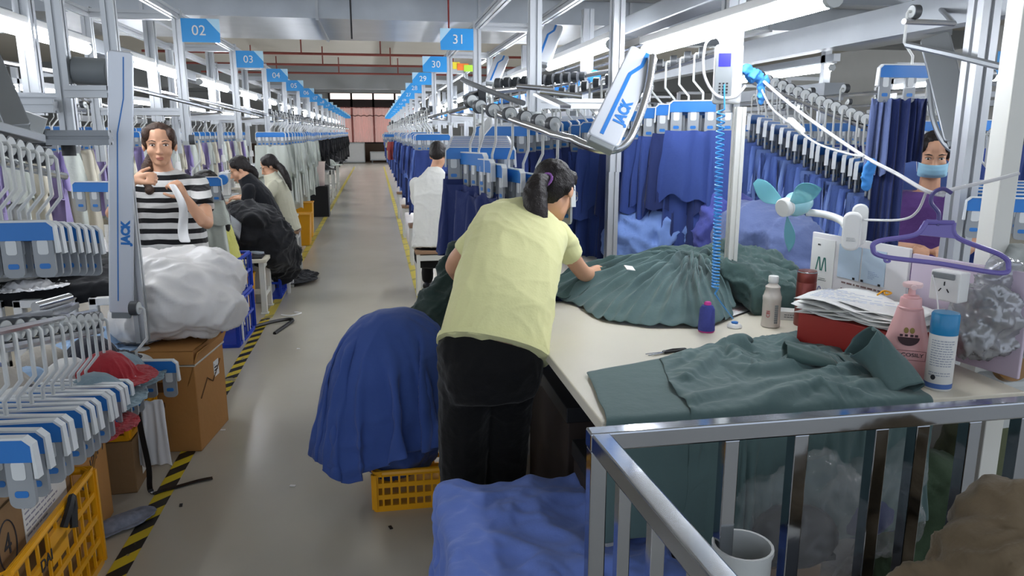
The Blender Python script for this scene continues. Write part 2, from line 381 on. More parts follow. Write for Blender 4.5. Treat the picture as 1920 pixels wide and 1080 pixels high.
def station(s, label, Y0, X0, d_in, lamp_d, lamp_dy, group, zb, detail=True, loop=True):
    t = thing('conveyor_station', label, 'conveyor frame', (X0, Y0, 0), 0, group)
    q = MB(); extr(q, (0, 0, zb), (0, 0, 2.32), .058); q.build('outer_post', M_alu, t, 0)
    q = MB(); q.cyl((0, 0, zb - .03), (0, 0, zb), .03, .036, 10); q.build('post_cap', M_whitegrey, t)
    q = MB(); extr(q, (s * d_in, 0, 1.3), (s * d_in, 0, 2.32), .058); q.build('inner_post', M_alu, t, 0)
    q = MB(); extr(q, (.03 * s, 0, 2.28), (s * (d_in - .03), 0, 2.28), .058); q.build('top_crossbeam', M_alu, t, 0)
    q = MB(); extr(q, (.03 * s, 0, 1.64), (s * (d_in - .03), 0, 1.64), .05); q.build('lower_crossbeam', M_alu, t, 0)
    q = MB(); extr(q, (0, .03, 2.28), (0, 2.05, 2.28), .05); q.build('outer_side_beam', M_alu, t, 0)
    q = MB(); extr(q, (s * d_in, .03, 2.28), (s * d_in, 2.05, 2.28), .05); q.build('inner_side_beam', M_alu, t, 0)
    q = MB(); q.box(min(s * .78, s * .92), max(s * .78, s * .92), -1.02, 1.02, 2.10, 2.21); q.build('track_housing', M_aludark, t, 0, .008)
    q = MB(); extr(q, (s * lamp_d, lamp_dy, 1.58), (s * lamp_d, lamp_dy, 2.3), .07); q.build('lamp_post', M_alu, t, 0)
    if loop:
        q = MB(); q.tube(loop_path(s), .013, 7); q.build('rail_loop', M_steel, t)
    if detail:
        for k in range(9):
            y = -.9 + k * .2
            q = MB(); q.cyl((s * .66, y - .03, 1.86), (s * .66, y + .03, 1.86), .045, n=14); q.build('roller', M_blue, t, 40, .006)
    return t
def tube_light(p, q, label, group, n=10):
    p, q = Vector(p), Vector(q); t = thing('tube_light', label, 'tube light', p, 0, group); d = q - p; u = d.normalized()
    MB().cyl(u * .02, d - u * .02, .030, n=n).build('tube', M_tube, t)
    m = MB(); m.bar(u * -.02 + Vector((0, 0, .048)), d + u * .02 + Vector((0, 0, .048)), .05, .034); m.build('housing', M_white, t, 0, .004)
    for e in (Vector((0, 0, 0)), d - u * .02): MB().cyl(e, e + u * .02, .031, n=n).build('end_cap', M_whitegrey, t)
    return t
def sign(X, Y, z, side, num, label):
    # blue flag hanging over the aisle beside its post; side = +1 flag extends to +x
    t = thing('station_sign', label, 'sign', (X, Y, z), 0, 'station number signs')
    W, H = .25, .155; a = side
    q = MB(); q.prism([(0, 0), (a * W, 0), (a * W, -H * .62), (a * W, -H), (0, -H)] if False else [(0, 0), (a * W * .66, 0), (a * W, -H * .62), (a * W * .985, -H), (0, -H)], .006); q.build('panel', M_sign, t, 0)
    q = MB(); q.prism([(a * W * .66, 0), (a * W * 1.0, 0), (a * W, -H * .62)], .006); q.build('pale_corner', M_signpale, t, 0)
    text_mesh(num, .095, M_white, parent=t, M=basis((a * W * .45, -.005, -H * .52), (1, 0, 0), (0, 0, 1)))
    return t
XL, XR = -1.30, .79
YL = lambda n: 5.66 + 2.08 * (n - 2)
YR = lambda n: 5.84 + 2.12 * (31 - n)
for n in range(1, 17):
    y = YL(n)
    station(-1, 'aluminium conveyor frame carrying the left sign numbered %02d' % n if n > 1 else 'nearest left aluminium conveyor frame, ahead of sign 02', y, XL, .57, .30, .45, 'left conveyor frames', 1.44, False, n > 1)
    if n > 1: sign(XL + .03, y - .03, 2.26, 1, '%02d' % n, 'blue sign numbered %02d on the left row of posts' % n)
    tube_light((-1.60, y - .12, 1.965), (-1.60, y + 1.22, 1.965), 'led tube lamp %s in the left row' % ('hanging on the frame with sign %02d' % n if n > 1 else 'on the nearest frame'), 'left row tube lamps', 8 if n > 4 else 12)
for n in range(32, 16, -1):
    y = YR(n)
    station(1, 'aluminium conveyor frame carrying the right sign numbered %02d' % n if n < 32 else 'nearest right aluminium conveyor frame, before sign 31', y, XR, .42, .64, -.8, 'right conveyor frames', 1.60, 24 < n < 32, n < 32)
    if n < 32: sign(XR - .03, y - .03, 2.26, -1, '%02d' % n, 'blue sign numbered %02d on the right row of posts' % n)
    tube_light((1.385, y - 1.56, 1.90) if n == 32 else (1.34, y - 1.62, 1.99), (1.35, y - .02, 1.90) if n == 32 else (1.34, y - .05, 1.99), 'led tube lamp %s in the right row' % ('before the frame with sign %02d' % n if n < 32 else 'above the cutting table, largest'), 'right row tube lamps', 8 if n < 29 else 12)
# neighbouring lines seen through the frames: same building, further left and right
def far_frame(X, y, side, label, group):
    t = thing('conveyor_station', label, 'conveyor frame', (X, y, 0), 0, group)
    for dy in (.1, 1.9):
        q = MB(); q.box(-.03, .03, dy - .03, dy + .03, 0, 2.3); q.build('post', M_alu, t, 0)
    q = MB(); q.box(-.03, .03, -.05, 2.0, 2.07, 2.13); q.build('lamp_beam', M_alu, t, 0)
    q = MB(); q.box(-.09, .09, -.05, 2.0, 1.76, 1.9); q.build('track_housing', M_aludark, t, 0)
    for dy in (.1, 1.9):
        q = MB(); q.box(min(0, side * .55), max(0, side * .55), dy - .025, dy + .025, 2.27, 2.32); q.build('top_crossbeam', M_alu, t, 0)
for side, xs in ((-1, (-4.2, -7.0)), (1, (3.75, 6.2, 9.0))):
    for j, X in enumerate(xs):
        for n in range(8):
            y = 1.6 + 4.2 * n + (.6 if j else 0)
            wd = ('next', 'second', 'third')[j] + (' line left of' if side < 0 else ' line right of')
            far_frame(X, y, side, 'aluminium frame of the %s the near one, %s from the front' % (wd, nth(n)), 'far %s line frames' % ('left' if side < 0 else 'right'))
            tube_light((X, y, 2.025), (X, y + 1.9, 2.025), 'led tube lamp of the %s the near one, %s from the front' % (wd, nth(n)), 'far %s line tube lamps' % ('left' if side < 0 else 'right'), 6)
# ================================================================ HANGERS AND HANGING GARMENTS
M_wheel = mat('dark grey wheel', (66, 69, 73), .45)
M_clip = mat('smoky clip plastic', (150, 155, 160), .35, 0, .1, 12, alpha=.9)
M_clipedge = mat('clip edge plastic', (206, 210, 212), .4)
M_rod = mat('white rod plastic', (196, 198, 196), .4, 0, .04, 6)
def rrect(w, h, r, z0, x0=0, n=4, top=True):
    P = []
    for cx, cz, a0 in ((w / 2 - r, r, -PI / 2), (w / 2 - r, h - r, 0), (-w / 2 + r, h - r, PI / 2), (-w / 2 + r, r, PI)):
        for k in range(n + 1):
            a = a0 + PI / 2 * k / n; P.append((x0 + cx + r * math.cos(a), z0 + cz + r * math.sin(a)))
    return P
def hanger_mb():
    D = {}
    q = MB(); q.cyl((-.022, 0, 0), (.010, 0, 0), .031, n=20); q.k = 1; q.cyl((.010, 0, 0), (.0125, 0, 0), .0275, n=20); D['wheel'] = (q, [M_wheel, M_whitegrey])
    q = MB(); q.tube([(.012, 0, 0), (.026, 0, 0), (.032, 0, -.008), (.032, 0, -.135), (-.02, 0, -.195), (-.02, 0, -.248)], .0062, 8); D['rod'] = (q, [M_rod])
    q = MB(); q.prism([(-.15, -.236), (.15, -.236), (.166, -.25), (.17, -.292), (-.17, -.292), (-.166, -.25)], .016); D['bar'] = (q, [M_blue])

    q = MB(); q.prism([(-.152, -.232), (.152, -.232), (.17, -.248), (.1745, -.33), (.166, -.33), (.1655, -.252), (.149, -.2375), (-.149, -.2375), (-.1655, -.252), (-.166, -.33), (-.1745, -.33), (-.17, -.248)], .022); D['edge_trim'] = (q, [M_clipedge])
    q = MB(); q.prism(rrect(.058, .125, .018, -.405), .010); q.k = 1; q.prism(rrect(.030, .045, .008, -.335), .013); q.k = 2; q.prism(rrect(.030, .016, .006, -.378), .013)
    D['clip'] = (q, [M_clip, M_clipedge, M_blue]); return D
BXO = -.02
_hd = hanger_mb()
_hm = {k: mb.mesh(k, m) for k, (mb, m) in _hd.items()}
for k in _hm: shade(_hm[k], 40)
def hanger(loc, rz, label, group, clips=4, rx=0):
    t = thing('clip_hanger', label, 'hanger', loc, 0, group); t.rotation_euler = (rx, 0, rz)
    for k in ('wheel', 'rod', 'bar', 'edge_trim'):
        c = obj(k, _hm[k], t, 0)
        if k in ('bar', 'edge_trim'): c.location.x = BXO
    for i in range(clips):
        c = obj('clip', _hm['clip'], t, 0); c.location.x = BXO - .13 + .26 * i / (clips - 1)
    return t
_far = MB()
for k, (mb, m) in _hd.items():
    for i in range(4 if k == 'clip' else 1):
        for kk in range(3):
            fs = [f for f, mm in zip(mb.f, mb.m) if mm == kk]
            if not fs: continue
            _far.k = {'wheel': [0, 1, 1], 'rod': [2] * 3, 'bar': [3] * 3, 'edge_trim': [1] * 3, 'clip': [4, 1, 3]}[k][kk]
            o = len(_far.v); _far.v += [Vector(v) + Vector((BXO - .13 + .26 * i / 3 if k == 'clip' else BXO if k in ('bar', 'edge_trim') else 0, 0, 0)) for v in mb.v]
            _far.f += [tuple(a + o for a in f) for f in fs]; _far.m += [_far.k] * len(fs)
_farm = _far.mesh('clip_hanger', [M_wheel, M_whitegrey, M_rod, M_blue, M_clip]); shade(_farm, 40)
def hanger_far(loc, rz, label, group):
    o = obj('clip_hanger', _farm, None, 0); o.location = loc; o.rotation_euler = (0, 0, rz); return tag(o, label, 'hanger', group)

# hanging cloth: pleated sheets pinned at the clips and left to sag
def pleat(seed, W, w, L, nx, nz, y0=0, flare=.25, ragged=.05, frames=22):
    r = random.Random(seed); a = [(r.uniform(.6, 1), r.uniform(0, 6.28), k) for k in (5, 8, 13)]
    amp = math.sqrt(max((W / w) ** 2 - 1, .05)) * w / 14
    co = []
    for j in range(nz):
        v = j / (nz - 1)
        for i in range(nx):
            u = i / (nx - 1)
            y = sum(A * amp / (1 + n * .12) * math.sin(u * n * 2.2 + ph + .5 * v) for A, ph, n in a) * (.55 + .6 * v)
            x = (u - .5) * w * (1 + flare * v) + .012 * nz_(u, v, seed)
            co.append((x, y0 + y, -v * L * (1 + ragged * nz_(u * 2, .3, seed))))
    pins = [int(round(f * (nx - 1))) for f in (0, .05, .33, .38, .62, .67, .95, 1)]
    return cloth_sim(co, nx, nz, frames=frames, pins=pins, selfc=False, bend=.03)
def nz_(a, b, s): return noise.noise(Vector((a * 3, b * 3, s * 1.7)))
G_body = [pleat(s, W, .33, L, 30, 30) for s, W, L in ((1, .62, .70), (2, .56, .78), (3, .66, .64))]
G_flap = [pleat(s, W, .35, L, 26, 16, y0=-.025, flare=.45, ragged=.16) for s, W, L in ((11, .55, .34), (12, .6, .30), (13, .5, .38))]
G_flap2 = [pleat(s, W, .34, L, 24, 14, y0=.025, flare=.4, ragged=.16) for s, W, L in ((21, .5, .34), (22, .55, .3))]
for m in G_body + G_flap + G_flap2:
    m.polygons.foreach_set('use_smooth', [True] * len(m.polygons))
_gc = {}
def gmesh(m, mt):
    k = (m.name, mt.name)
    if k not in _gc:
        c = m.copy(); c.materials.clear(); c.materials.append(mt); _gc[k] = c
    return _gc[k]
def garment(loc, rz, mt, label, group, v=0, sc=(1, 1, 1), name='hanging_garment', cat='garment', part=True):
    o = obj(name, gmesh(G_body[v % 3], mt), None, 0); o.location = loc; o.rotation_euler = (0, 0, rz); o.scale = sc
    tag(o, label, cat, group)
    if part:
        obj('sleeve', gmesh(G_flap[v % 3], mt), o, 0); obj('sleeve', gmesh(G_flap2[v % 2], mt), o, 0)
    return o
M_navy = cloth('royal blue cotton', (58, 78, 142)); M_navyd = cloth('deep blue cotton', (42, 54, 102)); M_blue2 = cloth('mid blue cotton', (104, 130, 198))
M_lblue = cloth('pale blue cotton', (130, 156, 214)); M_gcloth = cloth('pale grey cotton', (192, 198, 190)); M_bcloth = cloth('black cotton', (22, 23, 27), .12)
M_green = cloth('dark sea green cotton', (62, 84, 82)); M_greend = cloth('deep bottle green cotton', (40, 56, 52))
DROP = -.385
def hang(loc, rz, mt, hl, hg, gl, gg, v, sc=(1, 1, 1), far=False):
    (hanger_far if far else hanger)(loc, rz, hl, hg)
    if mt: garment((loc[0] + BXO * math.cos(rz), loc[1] + BXO * math.sin(rz), loc[2] + DROP), rz, mt, gl, gg, v, sc, part=not far or True)
def L3(a, b, t): return tuple(a[i] + (b[i] - a[i]) * t for i in range(3))
# A: low rack on the left, empty clips, rail dipping away from the camera
n = 14
for i in range(n):
    t = i / (n - 1); p = L3((-.925, 1.74, 1.066), (-1.13, 3.17, .757), t)
    hanger(p, math.radians(R.uniform(-5, 9) - 6), 'empty blue clip hanger on the low left rack, %s from the near end' % nth(i), 'empty hangers on the low left rack')
q = MB(); q.tube([(-.89, 1.5, 1.072), (-.93, 1.74, 1.02), (-1.135, 3.2, .705)], .014, 8); q.tube([(-.83, 1.5, 1.11), (-1.165, 3.25, .775)], .010, 6)
tk = thing('hanger_rail', 'low grey hanger rail sloping away beside the cartons on the left', 'rail', (-.98, 2.4, 0))
rl = q.build('rail', M_steel, tk); rl.location = (.98, -2.4, 0)
q = MB(); q.bar((-.9, 1.5, 1.11), (-1.19, 2.85, .86), .05, .03); b_ = q.build('guide_bar', M_aludark, tk, 0, .004); b_.location = (.98, -2.4, 0)
q = MB(); q.box(-1.28, -1.16, 2.86, 3.08, .83, .85); q.cyl((-1.24, 2.9, .875), (-1.18, 3.05, .875), .02); b_ = q.build('stop_latch', M_steel, tk); b_.location = (.98, -2.4, 0)
hanger((-1.035, 3.34, .76), math.radians(-6), 'empty blue clip hanger alone under the white lift arm on the left', 'empty hangers on the low left rack')
# B: upper rack at the left edge
for i in range(7):
    p = tuple(atY(86 - 18 * i, 294 - 5 * i, 2.75 - .055 * i))
    hanger(p, math.radians(-4 + R.uniform(-3, 3)), 'empty blue clip hanger bunched on the upper left rail, %s from the far end' % nth(i), 'empty hangers bunched on the upper left rail')
tk = thing('hanger_rail', 'upper left rail carrying bunched empty clip hangers', 'rail', (-1.05, 2.6, 1.4))
B0, B1 = atY(95, 300, 2.78) - Vector((-1.05, 2.6, 1.4)), atY(-60, 258, 2.3) - Vector((-1.05, 2.6, 1.4))
q = MB(); q.tube([B0 + Vector((0, .1, -.06)), B0 + Vector((0, 0, -.046)), B1 + Vector((0, 0, -.046))], .013, 8); q.build('rail', M_steel, tk)
q = MB(); q.bar(B0 + Vector((-.05, .05, .07)), B1 + Vector((-.04, 0, .06)), .05, .03); q.build('guide_bar', M_aludark, tk, 0, .004)
# C..D: loop in front of the bending woman
TIP = (.44, 3.62, 1.70)
loopR = bez([(1.12, 2.98, 1.80), (1.06, 2.86, 1.66), (.98, 2.76, 1.52), (.92, 2.72, 1.45), (.84, 2.74, 1.435), (.76, 2.86, 1.475), (.72, 3.02, 1.54), (.60, 3.25, 1.60), (.48, 3.45, 1.665), TIP, (.46, 3.78, 1.72), (.56, 3.95, 1.75), (.9, 4.3, 1.80), (1.25, 4.7, 1.86)], 6)
tk = thing('rail_loop', 'curved steel rail loop above the bending woman in yellow', 'rail', (.9, 3.4, 1.6))
q = MB(); q.M = Matrix.Translation((-.9, -3.4, -1.6)); q.tube([p + Vector((0, 0, -.049 * min(1, max(0, (k - 30) / 6)))) for k, p in enumerate(loopR)], .0165, 10); q.build('rail', M_steel, tk)
q = MB(); q.M = Matrix.Translation((-.9, -3.4, -1.6)); q.tube([p + Vector((-.01, .03, .042)) for p in loopR[40:60]], .012, 8); q.build('chain_guard', M_aludark, tk)
q = MB(); q.M = Matrix.Translation((-.9, -3.4, -1.6)); q.bar((.70, 3.22, 1.66), (.76, 2.98, 1.60), .05, .012); q.cyl((.60, 3.18, 1.69), (.74, 3.1, 1.675), .011); q.cyl((.66, 3.0, 1.66), (.82, 2.95, 1.64), .011); q.build('stop_latch', M_steel, tk)
fr = [(884, 190, 3.52), (900, 200, 3.44), (925, 207, 3.36), (956, 214, 3.28), (985, 221, 3.21), (1011, 227, 3.14), (1038, 233, 3.07)]
for i, (x, y, Y) in enumerate(fr):
    p = atY(x, y, Y); hanger(tuple(p), math.radians((-72, -76, -80, -78, -76, -72, -70)[i]), 'clip hanger on the curved rail loop above the yellow shirt, %s from the loop tip' % nth(i), 'hangers on the curved rail loop')
    if i < 3: garment((p.x, p.y, p.z + DROP), math.radians((-52, -56, -60)[i]), M_navyd, 'dark blue garment hanging from the rail loop, %s from its tip' % nth(i), 'garments on the curved rail loop', i, (.9, 1, .95))
for i in range(7):
    p = (.52 + .01 * i, 3.60 + .075 * i, 1.665 + .008 * i)
    hang(p, math.radians(-14 - 2 * i), M_navy if i % 2 else M_navyd, 'clip hanger stacked behind the rail loop tip, %s from the front' % nth(i), 'hangers stacked behind the loop tip',
         'blue garment hanging beside the seated man in white, %s from the front' % nth(i), 'blue garments beside the seated man', i, (1, 1, 1.05))
for i in range(11):
    p = (.70 + .055 * i, 4.30 + .02 * i, 1.77 + .006 * i)
    hang(p, math.radians(145), M_navyd if i % 3 else M_navy, 'clip hanger in the row behind the bending woman, %s from the left' % nth(i), 'hangers in the row behind the bending woman',
         'deep blue garment hanging behind the bending woman, %s from the left' % nth(i), 'garments behind the bending woman', i + 1, (1, 1, 1.1))
# F: row above the far end of the cutting table
n = 14
for i in range(n):
    t = i / (n - 1); p = L3((1.0, 4.55, 1.70), (1.66, 3.72, 1.895), t)
    hang(p, math.radians(156 + R.uniform(-4, 4)), M_navy if i % 4 else M_navyd, 'clip hanger in the row behind the green pile, %s from the left' % nth(i), 'hangers behind the green pile',
         'royal blue garment hanging behind the green pile, %s from the left' % nth(i), 'royal blue garments behind the green pile', i, (1.05, 1, 1.22))
tk = thing('hanger_rail', 'steel rail carrying royal blue garments behind the green pile', 'rail', (1.3, 4.1, 1.8))
q = MB(); q.tube([(-.4, .58, -.17), (.42, -.46, .09)], .014, 8); q.build('rail', M_steel, tk)
# G: second line, pale blue garments behind the fan
n = 17
for i in range(n):
    t = i / (n - 1); p = tuple(atD(1425 + 228 * t, 143 + 92 * t, 4.65 - .55 * t))
    rz = math.radians(226 + R.uniform(-5, 5)); hanger(p, rz, 'clip hanger on the second line behind the fan, %s from the far end' % nth(i), 'hangers on the second line behind the fan')
    garment((p[0] + BXO * math.cos(rz), p[1] + BXO * math.sin(rz), p[2] + DROP), rz - math.radians(34), M_blue2 if i % 3 else M_lblue,
         'bright blue garment hanging behind the desk fan, %s from the far end' % nth(i), 'bright blue garments behind the fan', i, (1, 1.1, .86))
tk = thing('hanger_rail', 'steel rail carrying bright blue garments behind the desk fan', 'rail', tuple(atD(1530, 189, 4.4)))
ga, gb = atD(1405, 137, 4.68) - atD(1530, 189, 4.4) - Vector((0, 0, .046)), atD(1672, 243, 4.07) - atD(1530, 189, 4.4) - Vector((0, 0, .046))
q = MB(); q.tube([ga, gb], .014, 8); q.build('rail', M_steel, tk)
# H: long right row beside the aisle
Y = 7.3; i = 0
while Y < 31:
    far = Y > 10
    hang((.53 + .03 * nz(Y, 3), Y, 1.72 + .03 * nz(Y, 8)), math.radians(180 + R.uniform(-14, 14)), (M_navy, M_blue2, M_navy, M_navyd)[i % 4], 'clip hanger in the long right row along the aisle, %s from the front' % nth(i), 'hangers in the long right row',
         'blue garment hanging along the right edge of the aisle, %s from the front' % nth(i), 'blue garments along the right edge of the aisle', i, (1, 1.2, 1.0 + .12 * nz(i, 1)), far)
    Y += .34 + .016 * (Y - 7); i += 1
tk = thing('hanger_rail', 'long rail of the right row of hangers along the aisle', 'rail', (.53, 19, 1.72))
q = MB(); q.tube([(0, -11.9, -.046), (0, 12.2, -.046)], .014, 6); q.build('rail', M_steel, tk)
# I: left row, pale shirts then black ones
Y = 9.2; i = 0
while Y < 14.4:
    hang((-1.17 + .02 * nz(Y, 4), Y, 1.735 + .02 * nz(Y, 2)), math.radians(R.uniform(-8, 16)), M_gcloth, 'clip hanger holding a pale shirt in the left row, %s from the front' % nth(i), 'hangers of the pale shirts',
         'pale grey shirt hanging in the left row behind the seated women, %s from the front' % nth(i), 'pale grey shirts in the left row', i, (1, 1.2, 1.12), Y > 10)
    Y += .36; i += 1
i = 0; Y = 14.5
while Y < 31:
    hang((-1.17 + .03 * nz(Y, 4), Y, 1.735 + .02 * nz(Y, 2)), math.radians(R.uniform(-10, 12)), M_bcloth, 'clip hanger holding a black garment in the left row, %s from the front' % nth(i), 'hangers of the black garments',
         'black garment hanging far down the left row, %s from the front' % nth(i), 'black garments in the left row', i, (1, 1.3, 1.05), True)
    Y += .5 + .02 * (Y - 14); i += 1
tk = thing('hanger_rail', 'long rail of the left row of hangers along the aisle', 'rail', (-1.17, 19.3, 1.735))
q = MB(); q.tube([(0, -10.4, -.046), (0, 11.9, -.046)], .014, 6); q.build('rail', M_steel, tk)
# lift arms with the maker's lettering
def lift_arm(a, b, wd, face, label, loops=True, logo=True, mt=None):
    """white tilted panel from a (top) to b (bottom); face = direction it looks"""
    a, b = Vector(a), Vector(b); L = (b - a).length; t = thing('hanger_lift', label, 'lift arm', a, 0)
    u = (b - a).normalized(); f = Vector(face); f = (f - u * f.dot(u)).normalized(); s = (-u).cross(f).normalized()
    M = Matrix(((s.x, -u.x, f.x, 0), (s.y, -u.y, f.y, 0), (s.z, -u.z, f.z, 0), (0, 0, 0, 1)))     # local x across, y up the panel, z out
    M.invert_safe(); M = M.inverted()
    q = MB(); q.M = M; q.prism([(x, z - L) for x, z in rrect(wd, L, wd * .16, 0)], .03, 'z'); q.build('panel', mt or M_lift, t, 40, .006, 3)
    q = MB(); q.M = M; w5 = wd * .06
    P = [(-.12 * wd, -L * .95), (-.12 * wd, -L * .30), (.12 * wd, -L * .17), (.12 * wd, -L * .02)] if wd > .09 else []
    for i in range(len(P) - 1): q.bar((P[i][0], P[i][1], .0155), (P[i + 1][0], P[i + 1][1], .0155), w5 * 2 if logo != 'thin' else w5 * .8, .002, (0, 0, 1))
    if P and not mt: q.build('stripe', M_blue, t, 0)
    q = MB(); q.M = M; q.box(-wd * .4, wd * .4, -L - .025, -L + .01, -.02, .012); q.build('sensor_foot', M_grey, t, 0, .004)
    if logo:
        m = M @ basis((wd * .2, -L * .68, .0152), (0, 1, 0), (-1, 0, 0))
        text_mesh('JACK', wd * .46, M_blue, 'lettering', .001, m, t, bold=.003)
    return t
M_lift = mat('satin silver panel', (205, 210, 218), .3, .25, .03, 3)
lift_arm(atY(1207, 100, 3.03), atY(1128, 268, 2.70), .125, (-.35, -1, -.1), 'tilted silver lift arm panel with lettering above the woman in yellow')
lift_arm(atY(226, 96, 3.5), atY(228, 586, 3.5), .098, (.2, -1, 0), 'tall vertical silver lift arm panel with lettering at the left', logo='thin')
lift_arm((1.25, 5.25, 2.22), (1.10, 5.0, 1.95), .13, (-.4, -1, 0), 'silver lift arm panel behind the front tube lamp on the right', logo=False)
lift_arm((1.25, 7.37, 2.22), (1.10, 7.12, 1.95), .13, (-.4, -1, 0), 'silver lift arm panel of the frame with sign 30', logo=False)
# ================================================================ LEFT FOREGROUND
def heap_mesh(rx, ry, h, seed, n=52, spread=1.35, shrink=-.25, frames=30, base=None, lift=.05, amp=.05, extra=None):
    """crumpled sheet settling over a mound; local coordinates, mound base at z=0"""
    k = [MB().ell((0, 0, 0), rx * .86, ry * .86, h * .9, 20, 14)] if h > 0 else []
    b = base or (-rx * 2.2, rx * 2.2, -ry * 2.2, ry * 2.2); k.append(MB().box(b[0], b[1], b[2], b[3], -.3, 0))
    if extra: k += extra
    co = []
    for j in range(n):
        for i in range(n):
            u = i / (n - 1) * 2 - 1; v = j / (n - 1) * 2 - 1
            # squircle so corners are rounded
            su = u * math.sqrt(1 - v * v * .42); sv = v * math.sqrt(1 - u * u * .42)
            x = su * rx * spread; y = sv * ry * spread
            r2 = (x / rx) ** 2 + (y / ry) ** 2
            z = h * math.sqrt(max(0, 1 - min(r2, 1) * .8)) + lift + amp * nz(x * 5, y * 5, seed) + amp * .5 * nz(x * 13, y * 13, seed + 3)
            co.append((x, y, z))
    return cloth_sim(co, n, n, k, frames=frames, shrink=shrink, selfc=False, bend=.02, thick=.006)
def heap(name, label, cat, loc, mt, me, rz=0, group=None, sc=(1, 1, 1), parent=None, thick=.004):
    o = cloth_obj(name, me, mt, parent, thick); o.location = loc; o.rotation_euler = (0, 0, rz); o.scale = sc
    if label: tag(o, label, cat, group)
    return o
H_round = heap_mesh(.28, .28, .20, 1); H_low = heap_mesh(.34, .24, .07, 2, amp=.08); H_tall = heap_mesh(.24, .24, .34, 3, spread=1.5)
def hcopy(m): return m.copy()

def crate(name, label, loc, rz, L, W, H, mt, cols=8, rows=3, group=None, bar=.008, solid=0):
    """slatted plastic basket: four lattice sides, floor and thick rim"""
    t = thing(name, label, 'crate', loc, rz, group)
    def side(nm, w, M):
        q = MB(); q.M = M; n = max(2, int(cols * w / L))
        for i in range(n + 1): q.box(-w / 2 + w * i / n - bar / 2, -w / 2 + w * i / n + bar / 2, -.004, .004, 0, H)
        for j in range(rows + 1): q.box(-w / 2, w / 2, -.006, .006, H * j / rows - (.010 if 0 < j < rows else .012), H * j / rows + (.010 if 0 < j < rows else .012))
        for i in (0, n): q.box(-w / 2 + w * i / n - .014, -w / 2 + w * i / n + .014, -.007, .007, 0, H)
        q.box(-w * .09, w * .09, -.006, .006, H * .62, H * .9) if solid else None
        q.build(nm, mt, t, 0)
    for sgn, nm in ((-1, 'long_side'), (1, 'long_side')): side(nm, L, Matrix.Translation((0, sgn * W / 2, .012)))
    for sgn in (-1, 1): side('short_side', W, Matrix.Translation((sgn * L / 2, 0, .012)) @ Matrix.Rotation(PI / 2, 4, 'Z'))
    q = MB(); q.box(-L / 2, L / 2, -W / 2, W / 2, 0, .012); q.build('floor_panel', mt, t, 0)
    q = MB(); P = [(x, y, H + .012) for x, y in [(sx * (L / 2 - .03 * a), sy * (W / 2 - .03 * b)) for sx, sy, a, b in ((1, 1, 0, 1), (1, 1, 1, 0), (-1, 1, 1, 0), (-1, 1, 0, 1), (-1, -1, 0, 1), (-1, -1, 1, 0), (1, -1, 1, 0), (1, -1, 0, 1))]]
    q.tube(P, .013, 8, closed=True); q.build('rim', mt, t)
    return t
def carton(label, loc, rz, L, W, H, mt, flaps=True, tape=True, group=None):
    t = thing('cardboard_box', label, 'cardboard box', loc, rz, group)
    q = MB(); th = .006
    q.box(-L / 2, L / 2, -W / 2, -W / 2 + th, 0, H); q.box(-L / 2, L / 2, W / 2 - th, W / 2, 0, H); q.box(-L / 2, -L / 2 + th, -W / 2 + th, W / 2 - th, 0, H); q.box(L / 2 - th, L / 2, -W / 2 + th, W / 2 - th, 0, H); q.box(-L / 2, L / 2, -W / 2, W / 2, 0, th)
    if not flaps: q.box(-L / 2, L / 2, -W / 2, W / 2, H - th, H)
    q.build('box_body', mt, t, 0, .002)
    if flaps:
        for a, ln, d in ((-PI / 2, L, W / 2), (PI / 2, L, W / 2), (PI, W, L / 2), (0, W, L / 2)):
            q = MB(); q.M = Matrix.Rotation(a, 4, 'Z') @ Matrix.Translation((d - .003, 0, H)) @ Matrix.Rotation(R.uniform(.3, .9), 4, 'Y'); q.box(0, .16, -ln / 2 + .005, ln / 2 - .005, -.003, .003); q.build('flap', mt, t, 0)
    return t
def sheet(name, M, w, h, mt, parent, th=.0015):
    q = MB(); q.M = M; q.box(-w / 2, w / 2, -h / 2, h / 2, 0, th); return q.build(name, mt, parent, 0)
def print_lines(name, M, w, h, rows, parent, mt=None, seed=0, lh=.35):
    """small printed text lines as ink strips"""
    r = random.Random(seed); q = MB(); q.M = M
    for i in range(rows):
        y = h / 2 - h * (i + .5) / rows; x = -w / 2
        while x < w / 2 - .01 * w:
            l = w * r.uniform(.04, .16); x2 = min(x + l, w / 2); q.box(x, x2, y - h / rows * lh / 2, y + h / rows * lh / 2, 0, .0006); x = x2 + w * .03
            if r.random() < .12: break
    return q.build(name, mt or M_ink, parent, 0)

# yellow basket at the lower left, carton standing in it
b = crate('plastic_basket', 'yellow slatted plastic basket holding the carton marked 4', (-1.21, 2.27, 0), PI / 2 + .02, .66, .42, .345, M_yellow, 10, 4, solid=1)
text_mesh('DAI', .05, M_ink, 'marker_lettering', .001, basis((-.10, -.218, .27), (1, 0, 0), (0, 0, 1)), b)
q = MB(); q.tube(bez([(.02, -.225, .31), (.06, -.235, .36), (.10, -.228, .37), (.12, -.22, .33), (.09, -.226, .27)], 4), .012, 6); q.build('handle_tie', M_dark, b)
c = carton('cardboard box marked with a circled 4 standing in the yellow basket', (-1.215, 2.27, .014), 0, .32, .56, .47, M_carton2, flaps=False)
MX = lambda y, z: basis((.1605, y, z), (0, 1, 0), (0, 0, 1))
sheet('shipping_label', MX(.09, .365), .30, .17, M_paper, c)
print_lines('label_print', basis((.1622, .06, .36), (0, 1, 0), (0, 0, 1)), .22, .14, 8, c, mat('faint grey print', (150, 150, 165), .8), 3, .3)
print_lines('label_print', basis((.1622, .20, .42), (0, 1, 0), (0, 0, 1)), .06, .03, 2, c, M_ink, 5, .7)
